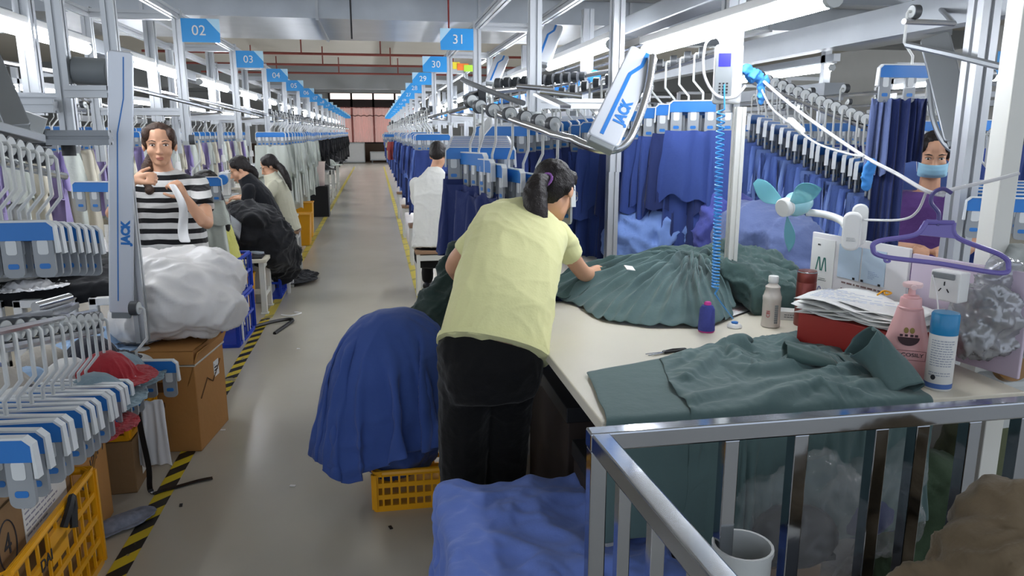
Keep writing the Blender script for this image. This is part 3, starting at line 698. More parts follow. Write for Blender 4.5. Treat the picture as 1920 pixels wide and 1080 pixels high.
text_mesh('4', .09, M_ink, 'marker_number', .0006, basis((.161, -.16, .35), (0, 1, 0), (0, 0, 1)), c)
q = MB(); q.tube([(.161, -.16 + .05 * math.cos(a), .35 + .075 * math.sin(a)) for a in [2 * PI * k / 24 for k in range(24)]], .0022, 4, closed=True); q.build('marker_ring', M_ink, c)
c = carton('cardboard box with quality lettering behind the yellow basket', (-1.225, 2.80, 0), .03, .28, .36, .40, M_carton, flaps=False)
text_mesh('Quality', .10, M_ink, 'printed_word', .0006, basis((.1405, .02, .30), (0, .92, .38), (0, -.38, .92)), c, shear=.2)
q = MB(); q.tube([(.141, -.15, .16), (.141, -.02, .24), (.141, .06, .31), (.141, .17, .37)], .006, 4); q.build('printed_swash', mat('carton print brown', (128, 92, 44), .85), c)
c = carton('dull cardboard box with a paper sheet, before the strapped tall box', (-1.165, 3.35, 0), .04, .22, .42, .235, M_carton2, flaps=False)
sheet('paper_label', basis((.1105, .0, .125), (0, 1, 0), (0, 0, 1)), .22, .17, M_paper, c); print_lines('label_print', basis((.1122, 0, .125), (0, 1, 0), (0, 0, 1)), .18, .14, 9, c, mat('pale grey print', (170, 170, 180), .8), 8, .3)
text_mesh('LI', .05, M_ink, 'printed_letters', .0006, basis((-.02, -.2105, .16), (1, 0, 0), (0, 0, 1)), c)
crate('plastic_basket', 'small yellow plastic basket on the dull cardboard box', (-1.18, 3.34, .236), PI / 2, .38, .24, .12, M_yellow, 8, 2)
# strapped tall box with the white sack on top
D = carton('tall cardboard box tied with cord under the white sack', (-.995, 3.755, 0), -.13, .30, .40, .50, M_carton, flaps=False)
q = MB(); P = [(x, y, .43) for x, y in ((-.153, -.203), (.153, -.203), (.153, .203), (-.153, .203))]; q.tube(P, .006, 6, closed=True); q.tube([(-.02, -.206, .43), (-.02, -.206, .37)], .008, 6); q.ell((-.02, -.208, .43), .015); q.build('cord', mat('pale cord', (190, 184, 170), .8), D)
q = MB(); q.box(-.12, .0, -.2012, -.2, .30, .35); q.box(-.12, 0, -.2012, -.2, .225, .25); q.tube([(.151, -.15, .25), (.151, -.05, .32), (.151, .02, .28), (.151, .14, .36)], .004, 4); q.build('printed_marks', mat('carton print dark', (96, 66, 36), .85), D)
q = MB(); q.M = Matrix.Translation((.15, 0, .44)) @ Matrix.Rotation(.35, 4, 'Y'); q.box(0, .006, -.2, .2, -.12, .055); q.build('flap', M_carton, D, 0)
sheet('carton_label', basis((.1505, .08, .33), (0, 1, 0), (0, 0, 1)), .07, .08, M_paper, D); print_lines('label_print', basis((.1522, .08, .33), (0, 1, 0), (0, 0, 1)), .055, .06, 4, D, M_ink, 4, .55)
M_sack = mat('white woven sack plastic', (226, 224, 222), .42, 0, .04, 5, .18, 24, alpha=.93)
sk = lump('white_sack', [((0, 0, .20), (.25, .22, .20)), ((.14, .08, .27), (.17, .17, .15)), ((-.12, .03, .30), (.15, .15, .13)), ((.16, -.06, .15), (.17, .15, .13)), ((-.14, -.05, .12), (.15, .16, .12)), ((0, .12, .36), (.11, .10, .07))], M_sack, .012, .030, 5.5, 4)
sk.location = (-.99, 3.80, .505); tag(sk, 'white crinkled plastic sack bulging on top of the tied tall box', 'sack')
text_mesh('P', .09, mat('faint red print', (206, 140, 150), .6), 'faint_print', .0008, basis((-.16, -.215, .19), (1, -.25, 0), (0, .05, 1)), sk)
# scraps and rags in a carton under the low rack
c = carton('open cardboard box brimming with fabric scraps under the low rack', (-1.46, 2.98, 0), .05, .46, .60, .46, M_carton, flaps=True)
cols = [((66, 72, 84), 'charcoal'), ((150, 178, 210), 'pale blue'), ((206, 206, 204), 'white'), ((150, 40, 48), 'red'), ((96, 110, 150), 'slate blue'), ((176, 170, 160), 'oatmeal'), ((44, 46, 56), 'black'), ((120, 140, 150), 'grey green')]
k = 0
for i in range(16):
    cc, nm = cols[i % 8]; mt = cloth('scrap ' + nm, cc) if i < 8 else MATS['scrap ' + nm]
    x = -1.60 + .17 * (i % 4) + R.uniform(-.04, .04); y = 2.68 + .20 * (i // 4) + R.uniform(-.04, .04)
    heap('fabric_scrap', 'crumpled %s fabric scrap in the open box, %s' % (nm, 'nearer one' if i < 8 else 'further one'), 'fabric scrap', (x, y, .47 + .03 * (i % 3)), mt, hcopy(H_round), R.uniform(0, 6), 'fabric scraps in the open box', (.42, .42, .62))
for i, (x, y, z, nm, sx, mt) in enumerate(((-1.24, 3.55, .40, 'crumpled white glove pile behind the lone hanger', .5, MATS['scrap white']), (-1.33, 3.72, .50, 'pale blue rag behind the white gloves on the left', .5, MATS['scrap pale blue']), (-1.17, 3.80, .52, 'charcoal rag beside the white sack', .42, MATS['scrap charcoal']), (-1.12, 3.62, .44, 'white label cloth hanging over the tied box edge', .38, MATS['scrap white']), (-1.42, 3.5, .42, 'slate blue rag heap left of the white gloves', .6, MATS['scrap slate blue']))):
    heap('rag', nm, 'rag', (x, y, z), mt, hcopy(H_round), i * 1.3, None, (sx, sx, sx * .9))
q = MB(); q.box(-.17, .17, -.22, .22, 0, .40); t = thing('storage_bin', 'pale plastic bin holding white gloves behind the rack', 'bin', (-1.28, 3.68, 0)); q.build('bin_body', M_whitegrey, t, 0, .015)
q = MB(); q.tube([(x, y, .405) for x, y in ((.17, .22), (-.17, .22), (-.17, -.22), (.17, -.22))], .012, 6, closed=True); q.build('rim', M_white, t)
# white cloth and black straps dangling at the aisle
mw = pleat(41, .22, .10, .30, 18, 20, flare=.9)
o = cloth_obj('white_cloth', mw, mat('white woven cloth', (216, 216, 218), .8, 0, .04, 5), None, .002); o.location = (-.985, 3.22, .385); tag(o, 'white cloth dangling from the lone hanger beside the tall box', 'cloth')
q = MB(); P = bez([(-1.035, 3.20, .42), (-1.02, 3.19, .25), (-1.0, 3.17, .10), (-.985, 3.12, .012), (-.93, 3.14, .006), (-.82, 3.20, .006), (-.76, 3.22, .006)], 6)
for i in range(len(P) - 1): q.bar(P[i], P[i + 1] + (P[i + 1] - P[i]) * .1, .022, .004, (0, 1, 0) if P[i].z > .03 else None)
tag(q.build('black_strap', M_black, None, 0), 'black strap hanging from the rack and trailing across the floor tape', 'strap')
q = MB(); P = bez([(-1.0, 5.86, .012), (-.86, 5.98, .02), (-.74, 6.05, .02), (-.70, 6.0, .02), (-.73, 5.9, .015), (-.80, 5.66, .008)], 6); q.tube(P, .014, 6)
tag(q.build('black_strap', M_black), 'loose black strap curled on the aisle floor by the blue crates', 'strap')
q = MB(); q.tube(bez([(-.82, 6.25, .01), (-.74, 6.2, .012), (-.66, 6.28, .012), (-.72, 6.33, .01)], 4), .006, 5); tag(q.build('string_scrap', M_white), 'scrap of white cord on the floor beyond the black strap', 'cord')
heap('floor_rag', 'small striped rag lying on the floor by the hazard tape', 'rag', (-1.04, 2.86, 0), mat('rag grey blue stripe', (128, 134, 150), .8, 0, .5, 40), heap_mesh(.10, .05, .03, 14, 26, 1.3, -.2, 18), .8)
rr = random.Random(5)
for i in range(10):
    x, y = rr.uniform(-.85, .1), rr.uniform(2.3, 5.5)
    q = MB(); q.box(-.012, .012, -.006, .006, 0, .003); o = q.build('lint_scrap', M_dark if i % 3 else M_paper, None, 0); o.location = (x, y, .0005); o.rotation_euler.z = i
    tag(o, 'tiny %s scrap on the bare aisle floor, %s from the front' % ('dark' if i % 3 else 'pale', nth(sorted([1])[0] - 1 + i)), 'lint scrap', 'lint scraps on the aisle floor')

# worker table on the left with black cloth
def table(label, x0, x1, y0, y1, z, th=.03, leg=.05, top=None, group=None, cat='table', name='work_table', bars=True):
    cx, cy = (x0 + x1) / 2, (y0 + y1) / 2; t = thing(name, label, cat, (cx, cy, 0), 0, group); w, d = (x1 - x0) / 2, (y1 - y0) / 2
    q = MB(); q.box(-w, w, -d, d, z - th, z); q.build('tabletop', top or M_cream, t, 0, .004)
    for sx in (-1, 1):
        for sy in (-1, 1):
            q = MB(); X, Y = sx * (w - leg), sy * (d - leg); q.box(X - leg / 2, X + leg / 2, Y - leg / 2, Y + leg / 2, 0.01, z - th); q.box(X - leg * .7, X + leg * .7, Y - leg * .7, Y + leg * .7, 0, .012); q.build('leg', M_metalpaint, t, 0, .003)
    q = MB()
    for sx in (-1, 1): q.box(sx * (w - leg) - .012, sx * (w - leg) + .012, -d + leg * 1.5, d - leg * 1.5, z - th - .06, z - th)
    q.build('side_apron', M_metalpaint, t, 0)
    if bars:
        q = MB()
        for sx in (-1, 1): q.box(sx * (w - leg) - .015, sx * (w - leg) + .015, -d + leg * 1.5, d - leg * 1.5, .14, .18)
        q.box(-w + leg * 1.5, w - leg * 1.5, -.015, .015, .14, .18); q.build('stretcher', M_metalpaint, t, 0)
    return t
table('white worker table under black cloth before the striped woman', -2.05, -1.16, 3.95, 4.55, .74)
mb_ = heap_mesh(.42, .26, .08, 21, 52, 1.25, -.25, 28, (-.45, .45, -.30, .30), .05, .07)
heap('black_cloth', 'black cloth heap spread over the table before the striped woman', 'cloth', (-1.60, 4.25, .745), M_bcloth, mb_)
heap('black_cloth', 'rumpled dark grey cloth heap at the left end of the table', 'cloth', (-1.80, 4.20, .80), mat('charcoal cloth', (52, 54, 54), .9, 0, .15, 6), hcopy(H_low), 1.0, None, (.9, .9, 1))
for i, x in enumerate((-1.95, -1.62, -1.28)):
    q = MB(); t = thing('leg_panel', 'white moulded leg panel under the left worker table, %s from the left' % nth(i), 'table panel', (x, 3.9, 0), 0, 'white moulded leg panels')
    for a, bb in (((-.14, .66), (.14, .70)), ((-.14, .36), (.14, .40)), ((-.14, .36), (-.10, .70)), ((-.02, .36), (.02, .70)), ((.10, .36), (.14, .70)), ((-.13, .0), (-.09, .36)), ((.09, 0), (.13, .36))): q.box(a[0], bb[0], -.02, .02, a[1], bb[1])
    q.build('panel_frame', M_white, t, 0, .006)
heap('white_cloth', 'white cloth offcut on the edge of the left worker table', 'cloth', (-1.70, 3.92, .752), MATS['white woven cloth'], hcopy(H_low), .3, None, (.32, .35, .6))
# crates by the aisle
crate('plastic_crate', 'blue plastic crate by the aisle, lower of the stacked pair', (-1.12, 5.62, 0), PI / 2 - .05, .54, .26, .30, M_bluedeep, 6, 2)
crate('plastic_crate', 'blue plastic crate by the aisle, upper of the stacked pair', (-1.12, 5.62, .33), PI / 2 - .05, .54, .26, .26, M_bluedeep, 6, 2)
crate('plastic_crate', 'tall blue crate standing under the black cloth mound', (-.98, 7.12, 0), PI / 2, .4, .16, .42, M_bluedeep, 5, 3)
t = table('white side table with a dark mat beside the seated women', -1.42, -.92, 6.32, 6.72, .47, .03, .045, M_cream)
q = MB(); q.box(-.22, .22, -.18, .18, 0, .012); o = q.build('dark_mat', M_dark, None, 0); o.location = (-1.18, 6.53, .47); tag(o, 'dark mat on the white side table', 'mat')
for i, (x, y, cc, lab) in enumerate(((-1.12, 6.48, (200, 90, 70), 'small red and white packet on the dark mat'), (-1.03, 6.56, (150, 160, 170), 'small grey packet on the dark mat'))):
    q = MB(); q.box(-.06, .06, -.03, .03, 0, .02); o = q.build('packet', mat('packet %d' % i, cc, .5, 0, .3, 30), None, 0, .004); o.location = (x, y, .482); o.rotation_euler.z = .4 - i; tag(o, lab, 'packet')
t = table('low white stool table beside the yellow bucket', -1.36, -1.06, 5.98, 6.26, .42, .025, .035, M_whitegrey, bars=False)
def bucket(label, loc, r, h, mt, handle=True, name='bucket'):
    t = thing(name, label, 'bucket', loc); MB().lathe([(r * .82, 0), (r * .84, .005), (r, h), (r * 1.06, h), (r * 1.06, h + .012), (r * .96, h + .012), (r * .8, .012), (.001, .012)], 22).build('bucket_body', mt, t)
    if handle: MB().tube([(r * math.cos(a), r * .3 , h - r * math.sin(a) * .9) for a in [PI * k / 10 for k in range(11)]], .004, 5).build('handle', M_steel, t)
    return t
bucket('yellow bucket standing under the white side table', (-1.15, 6.52, 0), .10, .32, M_yellow)
mk = lump('black_cloth', [((0, 0, .24), (.26, .34, .26)), ((.17, -.08, .12), (.19, .26, .26)), ((.22, .1, -.02), (.17, .2, .24)), ((-.12, .1, .34), (.16, .2, .14)), ((.05, -.2, .36), (.14, .14, .11))], M_bcloth, .014, .035, 6, 9, flat=False)
mk.location = (-1.10, 6.9, .40); tag(mk, 'large black cloth mound spilling towards the aisle beside the seated women', 'cloth')
q = MB(); q.box(-.3, .3, -.28, .28, .0, .34); t = thing('low_bench', 'low bench buried under the large black cloth mound', 'bench', (-1.30, 7.05, 0)); q.build('bench_top', M_whitegrey, t, 0, .01)
for i, (x, y, z) in enumerate(((-1.10, 6.72, .74), (-1.2, 7.42, .62), (-1.04, 7.7, .34), (-1.0, 8.0, .22))):
    heap('white_offcut', 'white fabric offcut on the black cloth, %s from the front' % nth(i), 'fabric offcut', (x, y, z), MATS['white woven cloth'], hcopy(H_round), i * 2., 'white offcuts on the black cloth', (.3, .3, .45))
heap('black_cloth', 'low black cloth heap behind the large black mound', 'cloth', (-1.12, 7.85, .02), M_bcloth, hcopy(H_round), 1.2, None, (1.0, 1.2, 1.5))
# ================================================================ CUTTING TABLE ON THE RIGHT
TZ = .78
table('cream cutting table with white metal legs in front of the bending woman', .54, 1.79, 1.70, 3.06, TZ, .035, .06, M_cream, bars=False)
table('second cream table under the blue and green garment piles', .92, 2.36, 3.08, 4.45, TZ, .035, .06, M_cream)
M_shirt = cloth('sea green shirt cotton', (84, 106, 106), .07, .8, 3, .12, 60)
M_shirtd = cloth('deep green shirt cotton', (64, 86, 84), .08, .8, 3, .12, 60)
tb = [MB().box(.54, 1.79, 1.70, 3.06, .3, TZ)]
def sheet_on_table(P00, P10, P01, P11, nx, ny, waves, seed, frames=30, z0=.81, bump=.03):
    """bilinear patch over the table with folds built in; P00 front-left, P10 front-right, P01 back-left, P11 back-right"""
    co = []
    for j in range(ny):
        for i in range(nx):
            u, v = i / (nx - 1), j / (ny - 1)
            p = (Vector(P00) * (1 - u) + Vector(P10) * u) * (1 - v) + (Vector(P01) * (1 - u) + Vector(P11) * u) * v
            x, y = p.x, p.y; z = z0 + bump * nz(x * 5, y * 5, seed)
            for (a, dx, dy, k, x0, y0, rad) in waves:
                g = math.exp(-((x - x0) ** 2 + (y - y0) ** 2) / rad ** 2); s_ = math.sin((x * dx + y * dy) * k + 2.5 * nz(x * 3, y * 3, seed + 5)); z += a * g * (abs(s_) ** .7) * (1 if s_ > 0 else -.2)
            x += .012 * nz(x * 9, y * 9, seed + 2); y += .012 * nz(x * 9, y * 9, seed + 7)
            co.append((x, y, max(z, TZ + .01)))
    return cloth_sim(co, nx, ny, tb, frames=frames, selfc=False, bend=.15, thick=.006, fr=60)
m1 = sheet_on_table((.50, 1.40), (1.25, 1.38), (.605, 2.10), (1.25, 2.28), 46, 40, [(.02, .3, 1, 26, .8, 1.9, .4)], 3, 26, .80, .01)
o = cloth_obj('folded_garment', m1, M_shirt); tag(o, 'flat dark green garment hanging over the front left table corner', 'garment')
m2 = sheet_on_table((.66, 1.36), (1.52, 1.40), (.86, 2.20), (1.50, 2.40), 84, 72,
                    [(.075, .55, .8, 24, 1.08, 2.12, .28), (.06, -.25, 1, 30, 1.30, 1.98, .25), (.045, .2, 1, 22, .85, 1.85, .3), (.06, .1, 1, 17, 1.3, 1.75, .35), (.05, .9, .3, 30, 1.42, 2.2, .2)], 8, 30, .835, .035)
RID = [([(1128, 735), (1160, 758), (1205, 800)], .016, .03), ([(1180, 697), (1212, 716), (1250, 724), (1268, 734)], .022, .035), ([(1212, 737), (1252, 757), (1310, 800)], .020, .04), ([(1288, 708), (1330, 682), (1356, 648)], .030, .05), ([(1275, 758), (1312, 745), (1430, 716)], .020, .035),
       ([(1382, 688), (1420, 700), (1500, 690), (1600, 668)], .034, .06), ([(1395, 788), (1440, 762), (1490, 736), (1570, 716)], .034, .055), ([(1340, 640), (1372, 662), (1402, 690)], .028, .045), ([(1500, 712), (1600, 694), (1685, 700)], .026, .05), ([(1380, 738), (1440, 722), (1520, 706)], .020, .04), ([(1240, 690), (1300, 668), (1340, 646)], .018, .05), ([(1440, 668), (1520, 664), (1590, 655)], .024, .05), ([(1560, 745), (1640, 722), (1690, 720)], .024, .045)]
RIDW = [(([atZ(x, y, TZ + .02) for x, y in P]), a, w_) for P, a, w_ in RID]
def ridge_z(p):
    z = 0
    for P, a, w_ in RIDW:
        best = 9; sg = 1; fr_ = 0
        for k in range(len(P) - 1):
            A, B = P[k], P[k + 1]; dx, dy = B.x - A.x, B.y - A.y; L2 = dx * dx + dy * dy; t_ = max(0, min(1, ((p.x - A.x) * dx + (p.y - A.y) * dy) / L2)); ex, ey = p.x - A.x - dx * t_, p.y - A.y - dy * t_; d_ = math.hypot(ex, ey)
            if d_ < best: best = d_; sg = 1 if dx * ey - dy * ex > 0 else -1; fr_ = (k + t_) / (len(P) - 1)
        w2 = w_ if sg > 0 else w_ * .3; z = max(z, a * math.exp(-(best / w2) ** 2) * (.35 + .65 * math.sin(PI * min(max(fr_, .08), .92))))
    return z
for v in m2.vertices:
    if v.co.y > 1.68: v.co.z += ridge_z(v.co) * min(1, (v.co.y - 1.68) / .05)
for v in m1.vertices:
    if v.co.y > 1.68: v.co.z = min(v.co.z, TZ + .012)
crumple(m2, .004, 9, 3, 2)
o = cloth_obj('green_shirt', m2, M_shirt); tag(o, 'rumpled dark green shirt spread across the front of the cutting table', 'shirt')
# turned-up collar and the dark neck opening
def open_sleeve(nm, path, rx, rz, tilt, mt):
    q = MB(); P = [Vector(p) for p in path]; R_ = []
    for i, p in enumerate(P):
        d_ = (P[min(i + 1, len(P) - 1)] - P[max(i - 1, 0)]).normalized(); up = Vector((0, 0, 1)); up = (up - d_ * up.dot(d_)).normalized(); sd_ = d_.cross(up)
        up, sd_ = up * math.cos(tilt) + sd_ * math.sin(tilt), sd_ * math.cos(tilt) - up * math.sin(tilt)
        R_.append([p + sd_ * rx[i] * math.cos(2 * PI * k / 22) + up * rz[i] * math.sin(2 * PI * k / 22) * (1 + .25 * math.sin(k * 1.7 + i)) for k in range(22)])
    q.loft(R_, cap=False); me = q.mesh(nm, mt); crumple(me, .006, 14, 5, 2); return cloth_obj(nm, me, mt, o, .004, 1)
S_ = lambda x, y, z: atZ(x, y, z)
open_sleeve('sleeve', [S_(1612, 640, .90), S_(1632, 652, .88), S_(1655, 676, .85), S_(1680, 705, .82), S_(1700, 735, .795)], [.036, .042, .050, .055, .05], [.058, .056, .045, .03, .012], .5, M_shirt)
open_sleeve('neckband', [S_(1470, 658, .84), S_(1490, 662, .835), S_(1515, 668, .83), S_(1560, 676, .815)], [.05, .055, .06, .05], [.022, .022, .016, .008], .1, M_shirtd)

# fanned stack of green shirts: folds radiate from the gathered end
def fan(name, label, G, arc, mt, seed, nf=9, nu=110, nv=26, gap=.0, bulge=.05, amp=.030, grp=None):
    G = Vector(G); A = bez(arc, 12); co = []; L = len(A) - 1
    for j in range(nv):
        v = j / (nv - 1)
        for i in range(nu):
            u = i / (nu - 1); f = u * L; k = min(int(f), L - 1); e = A[k].lerp(A[k + 1], f - k)
            p = G.lerp(e, .10 + .90 * v)
            ph = u * nf * 6.283 + 1.6 * nz(u * 4, v * 1.5, seed) * (1 + v); s_ = math.sin(ph)
            fold = (1 - abs(s_) ** .75) * (1 if math.cos(ph) > 0 else .55) + .35 * nz(u * 22, v * 3, seed + 4)
            z = e.z + (G.z - e.z) * (1 - v ** 1.5) + bulge * math.sin(PI * v ** .8) * (.7 + .5 * nz(u * 3, 1, seed)) + amp * fold * (.4 + 1.2 * math.sin(PI * min(v * .85 + .1, 1)))
            p = p + (e - G) * .07 * nz(u * 7, 3, seed) * v
            co.append((p.x, p.y, max(z, TZ + .008 + gap)))
    me = bpy.data.meshes.new(name); me.from_pydata(co, [], [(j * nu + i, j * nu + i + 1, (j + 1) * nu + i + 1, (j + 1) * nu + i) for j in range(nv - 1) for i in range(nu - 1)])
    o = cloth_obj(name, me, mt, None, .004, 1); crumple(o.data, .010, 9, seed); return tag(o, label, 'garment', grp)
G0 = (1.37, 3.02, .925)
fan('green_garment', 'dark green garment at the bottom of the fanned pile, hem towards the camera', G0, [(.78, 3.20, .79), (.77, 3.0, .79), (.84, 2.74, .79), (.90, 2.60, .79), (1.08, 2.53, .79), (1.24, 2.54, .79), (1.36, 2.62, .79)], M_shirt, 5, 8)
fan('green_garment', 'dark green garment on top of the fanned pile', (1.38, 3.06, .95), [(.90, 3.28, .81), (.88, 3.06, .81), (.96, 2.80, .81), (1.12, 2.68, .81), (1.28, 2.66, .81), (1.42, 2.72, .80)], M_shirt, 12, 6, gap=.02, bulge=.055, amp=.034)
fan('green_garment', 'deep green garment the bending woman is reaching into', (1.25, 3.25, .90), [(.70, 3.25, .80), (.72, 3.05, .80), (.86, 2.98, .80), (1.0, 3.0, .81)], M_shirtd, 17, 5, nu=60, bulge=.035)
q = MB()
for i, (e, z, r) in enumerate((((1.70, 2.78), .835, .05), ((1.74, 2.86), .85, .05), ((1.78, 2.98), .875, .045), ((1.76, 3.06), .91, .045), ((1.62, 2.70), .83, .05), ((1.74, 2.92), .825, .05), ((1.66, 3.12), .93, .045), ((1.52, 2.70), .83, .05))):
    a = Vector((1.37, 3.04,   .88 + .008 * i)); b_ = Vector((e[0], e[1], z)); m_ = a.lerp(b_, .5) + Vector((0, 0, .045)); q.limb(bez([a, m_, b_], 5), [.045 + (r - .03) * k / 10 for k in range(11)], 10)
q.ell((1.40, 3.08, .87), .13, .10, .11); q.ell((1.5, 3.0, .83), .2, .2, .06); q.ell((1.33, 3.14, .94), .15, .09, .05); q.ell((1.5, 3.2, .93), .16, .08, .05)
o = voxel(q, 'green_garment', M_shirtd, .010, 3); crumple(o.data, .018, 11, 6); tag(o, 'bundle of deep green rolled garments behind the fanned pile', 'garment bundle')
q = MB(); q.box(-.022, .022, -.014, .014, 0, .003); o = q.build('care_label', M_paper, None, 0); o.location = atD(1180, 503, 3.02); o.rotation_euler = (.5, .2, .3); tag(o, 'small white care label lying on the green garments', 'label')
# blue heaps behind and at the base
def lumpat(name, label, cat, loc, ells, mt, amp=.02, f=7, seed=1, size=.014):
    o = lump(name, ells, mt, size, amp, f, seed); o.location = loc; return tag(o, label, cat)
M_greyblue = cloth('grey blue cotton', (96, 110, 152)); M_sky_c = cloth('sky blue cotton', (122, 152, 214)); M_violet = cloth('violet blue cotton', (84, 92, 170))
lumpat('garment_heap', 'grey blue garment draped over a heap beside the desk fan', 'garment heap', (1.88, 3.32, TZ), [((-.02, .03, .16), (.22, .22, .22)), ((.04, -.1, .06), (.20, .22, .28)), ((-.07, .1, .22), (.16, .2, .15)), ((.10, -.16, .0), (.14, .16, .24))], M_greyblue, .030, 6, 3)
lumpat('garment_heap', 'pale blue heap of folded garments behind the green pile', 'garment heap', (1.66, 4.0, TZ), [((0, 0, .16), (.30, .24, .26)), ((-.2, .0, .1), (.2, .2, .2)), ((.2, 0, .22), (.2, .2, .18))], M_sky_c, .03, 8, 5)
lumpat('garment_heap', 'violet blue garment bundle between the pale blue and grey blue heaps', 'garment heap', (1.84, 3.72, TZ), [((0, 0, .2), (.17, .16, .24)), ((.06, -.05, .1), (.18, .16, .2))], M_violet, .026, 7, 8)
lumpat('garment_heap', 'small crumpled blue cloth at the foot of the grey blue heap', 'garment heap', tuple(atZ(1395, 556, TZ)), [((0, 0, .0), (.17, .10, .045)), ((.1, .04, .0), (.10, .09, .05)), ((-.1, 0, 0), (.09, .08, .04))], M_violet, .028, 14, 12, .008)
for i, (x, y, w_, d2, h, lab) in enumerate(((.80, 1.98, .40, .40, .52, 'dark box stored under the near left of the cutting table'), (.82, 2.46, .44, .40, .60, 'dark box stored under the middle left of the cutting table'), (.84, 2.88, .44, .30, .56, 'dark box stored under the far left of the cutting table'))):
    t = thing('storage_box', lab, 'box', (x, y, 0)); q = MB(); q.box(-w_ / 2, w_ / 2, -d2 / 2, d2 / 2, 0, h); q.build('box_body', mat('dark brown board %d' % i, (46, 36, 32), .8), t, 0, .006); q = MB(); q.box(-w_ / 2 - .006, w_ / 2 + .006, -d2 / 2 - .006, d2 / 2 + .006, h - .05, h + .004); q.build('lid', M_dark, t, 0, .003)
# ---- things on the table
def at_table(x, y): return tuple(atZ(x, y, TZ))
M_thread = mat('blue thread', (66, 74, 150), .8, 0, .12, 120, .3, 300); M_pink = mat('pink plastic', (226, 172, 172), .35, 0, .04, 4); M_magenta = mat('magenta plastic', (206, 60, 150), .4)
t = thing('thread_spool', 'cone of blue thread on a magenta core on the cutting table', 'thread spool', at_table(1324, 621))
MB().lathe([(.024, .004), (.031, .006), (.030, .03), (.027, .085), (.020, .098), (.012, .101)], 24).build('thread_winding', M_thread, t)
MB().lathe([(.028, 0), (.030, .003), (.028, .007)], 24).build('core_base', M_magenta, t); MB().lathe([(.013, .098), (.013, .108), (.010, .112), (.004, .112)], 16).build('core_tip', M_magenta, t)
t = thing('cord_weight', 'white round weight holding the end of the blue coiled cord', 'weight', at_table(1377, 614))
MB().lathe([(.026, 0), (.028, .004), (.026, .010), (.020, .016), (.001, .017)], 24).build('weight_body', M_white, t); MB().lathe([(.012, .016), (.013, .022), (.001, .023)], 16).build('cord_grip', M_blue, t)
ctop, cbot = atD(1352, 205, 2.95), atD(1341, 540, 2.62); wt = Vector(at_table(1374, 603)) + Vector((0, 0, .012)); pts = []; n = 560
for i in range(n + 1):
    f = i / n; p = ctop.lerp(cbot, f ** 1.0); k = 2 * PI * (44 * (f * .5 + .5 * f ** 2.0)); r_ = .012 + .003 * (1 - f)
    pts.append(p + Vector((math.cos(k) * r_, math.sin(k) * r_, 0)))
M_cordb = mat('blue coiled cord', (56, 140, 206), .4)
q = MB(); q.tube([atD(1363, 85, 2.98), atD(1358, 150, 2.98)] + pts + [cbot + Vector((0, 0, -.02)), cbot.lerp(wt, .5) + Vector((-.01, 0, 0)), wt], .0032, 5)
tag(q.build('coiled_cord', M_cordb), 'blue coiled cord hanging from the controller to the white weight', 'cord')
M_bottle = mat('milky bottle plastic', (232, 224, 214), .25, 0, .03, 4, trans=.25)
t = thing('drink_bottle', 'milky white drink bottle with white cap on the table', 'bottle', at_table(1444, 612))
MB().lathe([(.030, 0), (.0345, .004), (.0345, .02), (.033, .03), (.0335, .10), (.0345, .105), (.0345, .118), (.032, .122), (.026, .145), (.0275, .150), (.0275, .155), (.016, .166), (.015, .172)], 28).build('bottle_body', M_bottle, t)
MB().lathe([(.018, .170), (.0185, .173), (.0185, .192), (.017, .195)], 24).build('cap', M_white, t)
Mr = mat('red print', (176, 40, 40), .6)
cv = Vector((0 - t.location.x, 0 - t.location.y, 0)).normalized(); rt_ = Vector((-cv.y, cv.x, 0)) 
text_mesh('CBI', .018, Mr, 'printed_logo', .0008, basis(cv * .0338 + rt_ * -.010 + Vector((0, 0, .055)), (0, 0, 1), rt_ * -1), t)
q = MB(); q.M = basis(cv * .0335 + rt_ * .018 + Vector((0, 0, .05)), rt_, (0, 0, 1)); [q.box(-.006, .006, -.03 + .008 * i, -.025 + .008 * i, -.008, .0005) for i in range(9)]; q.build('printed_block', M_grey, t, 0)
# pump bottle
PB = at_table(1692, 706); t = thing('pump_bottle', 'pink pump bottle standing between the shirt collar and the spray can', 'bottle', PB); sc_ = 1.0
rings = []
for z, rx, ry in ((0, .046, .028), (.006, .052, .032), (.03, .054, .034), (.07, .051, .033), (.12, .041, .029), (.17, .030, .024), (.190, .0265, .022)): rings.append([(rx * math.cos(2 * PI * k / 28), ry * math.sin(2 * PI * k / 28), z) for k in range(28)])
yaw_t = -math.atan2(PB[0], PB[1])
g = MB().loft(rings).build('bottle_body', M_pink, t)
MB().lathe([(.024, .186), (.0255, .189), (.0255, .193), (.023, .195), (.022, .215), (.021, .218), (.017, .219), (.016, .224), (.008, .226), (.0065, .245), (.001, .246)], 24).build('pump_collar', M_pink, t)
q = MB(); q.lathe([(.006, .243), (.019, .246), (.021, .252), (.020, .257), (.012, .260)], 22); q.cyl((0, -.0, .252), (.0, -.03, .250), .006); q.build('pump_head', mat('pale pink plastic', (232, 200, 200), .35), t)
text_mesh('COCOSILY', .0135, M_ink, 'brand_lettering', .0006, basis((0, -.0336, .072), (1, 0, 0), (0, .10, 1)), t)
q = MB(); [q.box(a, b_, -.0338, -.0330, c_, d_) for a, b_, c_, d_ in ((-.037, .037, .083, .0838), (-.037, .037, .058, .0588), (-.037, -.0362, .058, .083), (.0362, .037, .058, .083))]; q.build('brand_frame', mat('maroon print', (110, 40, 50), .6), t, 0)
